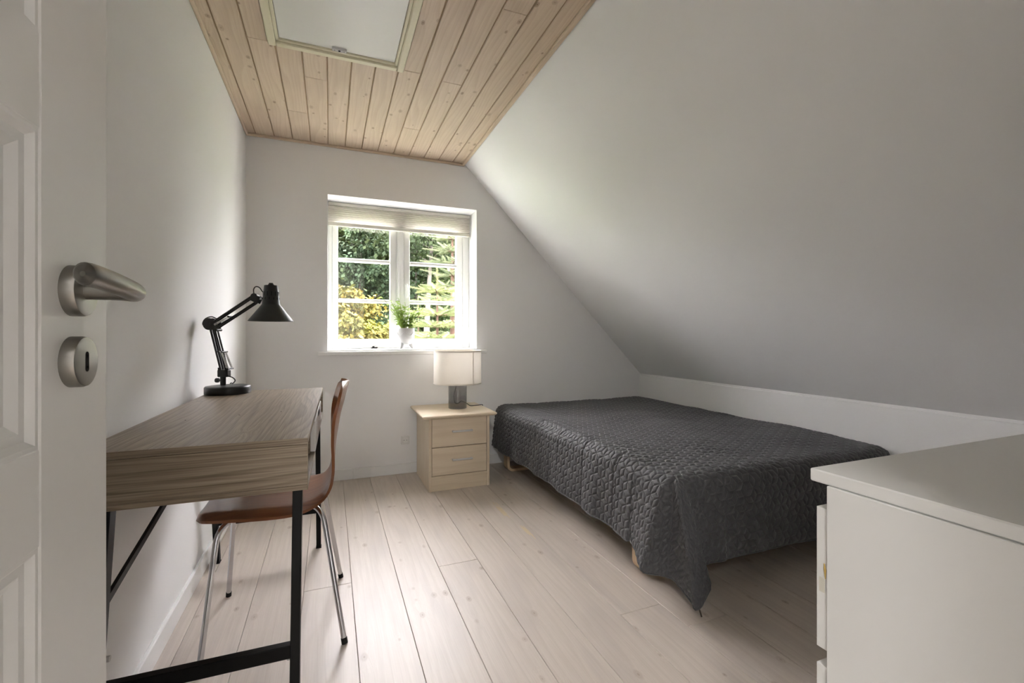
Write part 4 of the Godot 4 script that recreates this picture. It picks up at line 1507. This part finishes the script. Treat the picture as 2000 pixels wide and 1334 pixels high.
func foliage(mesh: Mesh, xf: Array, tint: Array, parent: Node3D) -> void:
	var mm := MultiMesh.new()
	mm.transform_format = MultiMesh.TRANSFORM_3D
	mm.use_colors = true
	mm.mesh = mesh
	mm.instance_count = xf.size()
	for k in xf.size():
		mm.set_instance_transform(k, xf[k])
		mm.set_instance_color(k, tint[k])
	var o := MultiMeshInstance3D.new()
	o.multimesh = mm
	o.name = "foliage"
	o.set_meta("kind", "stuff")
	parent.add_child(o, true)


func leaf_mat(back := 0.5) -> StandardMaterial3D:
	var m := plain(Color.WHITE, 0.7)
	m.vertex_color_use_as_albedo = true
	m.metallic_specular = 0.1
	m.backlight_enabled = true
	m.backlight = Color(back, back, back * 0.8)
	return m


# a broad tree: trunk, limbs and a crown made of leafy boughs
func broad_tree(called: String, label: String, group: String, at: Vector3, high: float, crown_from: float, rad: float, boughs: int, per: int, mesh: Mesh, ca: Color, cb: Color, share_b: float, trunk_r: float, bark: Material, seed_: int, lean := Vector3.ZERO) -> void:
	var o := thing(called, label, "tree" if high > 3.5 else "shrub", at, 0.0, group)
	var r := RandomNumberGenerator.new()
	r.seed = seed_
	var g := Geo.new()
	var pts := []
	for k in 7:
		var t := k / 6.0
		pts.append(Vector3(sin(t * 3.0 + seed_) * 0.06 * high * 0.2, t * high * 0.95, cos(t * 2.3 + seed_) * 0.04 * high * 0.2) + lean * t)
	g.tube(pts, [trunk_r, trunk_r * 0.9, trunk_r * 0.8, trunk_r * 0.68, trunk_r * 0.5, trunk_r * 0.32, trunk_r * 0.12], 9)
	put(g, "trunk", bark, o)
	var limbs := Geo.new()
	var xf := []
	var tint := []
	for k in boughs:
		var t := (k + r.randf()) / boughs
		var y := lerpf(crown_from, high, t)
		var f := (y - crown_from) / maxf(high - crown_from, 0.01)
		var reach := rad * (0.45 + 0.75 * sin(clampf(f * 0.85 + 0.15, 0, 1) * PI)) * r.randf_range(0.6, 1.05)
		var a := k * 2.39996 + r.randf() * 0.8
		var root: Vector3 = lean * (y / high) + Vector3(0, y - reach * 0.25, 0)
		var tip := root + Vector3(cos(a) * reach, reach * r.randf_range(0.05, 0.5), sin(a) * reach)
		limbs.tube([root, root.lerp(tip, 0.5) + Vector3(0, reach * 0.06, 0), tip], [trunk_r * 0.28, trunk_r * 0.16, trunk_r * 0.05], 5, false)
		var shade := r.randf_range(0.7, 1.25)
		for j in per:
			var u := sqrt(r.randf())
			var c := root.lerp(tip, 0.25 + u * 0.8) + Vector3(r.randfn(), r.randfn() * 0.55, r.randfn()) * reach * 0.22
			var b := Basis.from_euler(Vector3(r.randf_range(-0.5, 0.5), r.randf() * TAU, r.randf_range(-0.5, 0.5))).scaled(Vector3.ONE * r.randf_range(0.7, 1.3))
			xf.append(Transform3D(b, c))
			var col := ca.lerp(cb, r.randf()) if r.randf() < share_b else ca.lerp(cb, r.randf() * 0.25)
			tint.append(Color(col.r * shade, col.g * shade, col.b * shade))
	put(limbs, "limbs", bark, o)
	foliage(mesh, xf, tint, o)


# a twig thick with needles, along +z, one unit long
func needle_twig(m: Material, n: int) -> ArrayMesh:
	var g := Geo.new()
	for k in n:
		var t := float(k) / n
		var a := k * 2.39996
		var root := Vector3(0, 0, t)
		var d := Vector3(cos(a), sin(a) * 0.8, 0.9).normalized() * 0.17 * (1.1 - t * 0.5)
		var w := d.cross(Vector3(0, 0, 1)).normalized() * 0.017
		g.poly([root - w, root + w, root + d], root - Vector3(0, 1, 0))
	return g.mesh(m)


func spruce(called: String, label: String, at: Vector3, high: float, rad: float, whorls: int, twig: Mesh, ca: Color, cb: Color, bark: Material, seed_: int, twig_len: float, group := "") -> void:
	var o := thing(called, label, "tree", at, 0.0, group)
	var r := RandomNumberGenerator.new()
	r.seed = seed_
	var g := Geo.new()
	var tr := high * 0.013
	g.tube([Vector3.ZERO, Vector3(0, high * 0.5, 0), Vector3(0, high * 0.98, 0)], [tr, tr * 0.65, 0.008], 9)
	put(g, "trunk", bark, o)
	var limbs := Geo.new()
	var xf := []
	var tint := []
	for k in whorls:
		var f := float(k) / whorls
		var y := lerpf(high * 0.1, high * 0.97, f)
		var reach := rad * (1.0 - f * 0.92) * r.randf_range(0.8, 1.1) + 0.12
		for j in 6:
			var a := j * TAU / 6.0 + k * 0.7 + r.randf_range(-0.25, 0.25)
			var out := Vector3(cos(a), 0, sin(a))
			var side := Vector3(-sin(a), 0, cos(a))
			var len_ := reach * r.randf_range(0.75, 1.1)
			var pts := []
			for i in 5:
				var t := i / 4.0
				pts.append(Vector3(0, y, 0) + out * len_ * t + Vector3.UP * len_ * (0.18 * t - 0.3 * t * t + 0.22 * t * t * t))
			limbs.tube(pts, [0.016, 0.012, 0.009, 0.006, 0.003], 5, false)
			var n := maxi(3, int(len_ / 0.085))
			for i in n:
				var t := (i + 0.7) / n
				var q := minf(t * 4.0, 3.999)
				var c: Vector3 = pts[int(q)].lerp(pts[int(q) + 1], q - int(q))
				for s in [-1.0, 1.0]:
					var dir: Vector3 = (out * 0.75 + side * s * r.randf_range(0.5, 1.0) + Vector3.UP * r.randf_range(-0.1, 0.3)).normalized()
					var l := twig_len * (1.15 - 0.55 * t) * r.randf_range(0.7, 1.25)
					xf.append(Transform3D(Basis.looking_at(-dir, Vector3.UP).scaled(Vector3.ONE * l), c))
					var sh := r.randf_range(0.75, 1.2)
					var col := ca.lerp(cb, r.randf())
					tint.append(Color(col.r * sh, col.g * sh, col.b * sh))
			xf.append(Transform3D(Basis.looking_at(-(out + Vector3.UP * 0.15).normalized(), Vector3.UP).scaled(Vector3.ONE * twig_len), pts[4]))
			tint.append(cb)
	xf.append(Transform3D(Basis.looking_at(Vector3(0.01, -1, 0), Vector3.RIGHT).scaled(Vector3.ONE * twig_len * 1.4), Vector3(0, high * 0.92, 0)))
	tint.append(cb)
	put(limbs, "limbs", bark, o)
	foliage(twig, xf, tint, o)


func make_outdoors() -> void:
	var g := Geo.new()
	g.bx(-40, 40, GROUND - 0.3, GROUND, -60, -3.8)
	var lawn := relief(plain(Color(0.27, 0.33, 0.15), 0.95), noise_height(61, 256, 0.05, 4), 4.0, 0.6)
	struct(put(g, "ground", lawn), "grass ground outside below the window")
	var lm := leaf_mat()
	var bark := relief(plain(Color(0.2, 0.175, 0.15), 0.9), noise_height(62, 256, 0.06, 4), 2.0, 1.5)
	var pale_bark := plain(Color(0.3, 0.275, 0.255), 0.9)
	var spruce_bark := plain(Color(0.27, 0.19, 0.14), 0.9)
	var far_leaf := leaf_cluster(8, 0.24, 0.2, 3, lm)
	var mid_leaf := leaf_cluster(7, 0.12, 0.12, 4, lm)
	var near_leaf := leaf_cluster(6, 0.075, 0.085, 6, lm)
	var r := RandomNumberGenerator.new()
	r.seed = 17
	# the edge of the wood
	for k in 17:
		var x := -7.0 + k * 1.35 + r.randf_range(-0.4, 0.4)
		var z := -23.0 - (k % 3) * 4.2 + r.randf_range(-0.6, 0.6)
		broad_tree("forest_tree", "tall dark green tree at the edge of the wood beyond the window", "trees at the edge of the wood", Vector3(x, GROUND, z), r.randf_range(10.0, 11.5), 1.2, 2.1, 36, 80, far_leaf, Color(0.0125, 0.0199, 0.0059), Color(0.0243, 0.0324, 0.0095), 0.5, 0.14, bark, 100 + k)
	# one pale trunk that leans before the wood, and blue-green crowns
	broad_tree("leaning_tree", "leafy tree with a pale leaning trunk seen through the right sash", "", Vector3(2.62, GROUND, -14.0), 8.4, 5.9, 1.3, 16, 68, mid_leaf, Color(0.0214, 0.0309, 0.0169), Color(0.0339, 0.0456, 0.0214), 0.5, 0.13, pale_bark, 210, Vector3(0.5, 0, 0))
	broad_tree("blue_green_tree", "blue-green leafy tree before the wood seen through the left sash", "", Vector3(0.9, GROUND, -15.0), 7.2, 1.0, 1.25, 34, 102, mid_leaf, Color(0.0199, 0.0324, 0.0184), Color(0.0339, 0.0464, 0.0243), 0.5, 0.09, bark, 211)
	broad_tree("round_green_tree", "round mid-green tree behind the leaning pale trunk", "", Vector3(2.9, GROUND, -17.0), 7.6, 0.8, 1.6, 40, 102, mid_leaf, Color(0.0184, 0.0294, 0.0125), Color(0.0309, 0.0426, 0.0169), 0.5, 0.1, bark, 212)
	# autumn shrub, lower left
	broad_tree("autumn_tree", "low tree with yellow autumn leaves close behind the left sash", "", Vector3(0.15, GROUND, -8.2), 4.5, 0.6, 0.9, 44, 108, near_leaf, Color(0.046, 0.05, 0.016), Color(0.105, 0.079, 0.02), 0.75, 0.05, bark, 213)
	broad_tree("yellowing_bush", "yellow-green bushy tree standing beside the autumn tree", "", Vector3(0.85, GROUND, -9.6), 4.0, 0.6, 0.75, 34, 100, near_leaf, Color(0.0426, 0.0536, 0.0110), Color(0.1133, 0.0905, 0.0110), 0.55, 0.05, bark, 214)
	# spruces, right
	var nm := leaf_mat(0.4)
	var twig := needle_twig(nm, 70)
	spruce("young_spruce", "young spruce with pale green needles close behind the right sash", Vector3(1.55, GROUND, -7.0), 4.7, 1.0, 22, twig, Color(0.0584, 0.0725, 0.0274), Color(0.1234, 0.1374, 0.0584), spruce_bark, 301, 0.3)
	spruce("tall_spruce", "taller slender spruce with a bare brown stem behind the young spruce", Vector3(2.15, GROUND, -8.4), 6.4, 0.85, 24, twig, Color(0.0546, 0.0686, 0.0358), Color(0.1082, 0.1234, 0.0686), spruce_bark, 302, 0.32)
	spruce("small_spruce", "small light green spruce standing behind the young and the taller spruce", Vector3(1.9, GROUND, -10.6), 4.5, 0.8, 18, twig, Color(0.0611, 0.0762, 0.0358), Color(0.1299, 0.1374, 0.0686), spruce_bark, 303, 0.3)


func _ready() -> void:
	rng.seed = 1
	make_view()
	make_materials()
	print("materials")
	make_room()
	make_window()
	make_door()
	print("room")
	make_bed()
	make_bedspread()
	print("bed")
	make_desk()
	make_chair()
	make_chest()
	make_nightstand()
	make_desk_lamp()
	make_table_lamp()
	make_socket()
	make_potted_plant()
	make_outdoors()
	print("done")
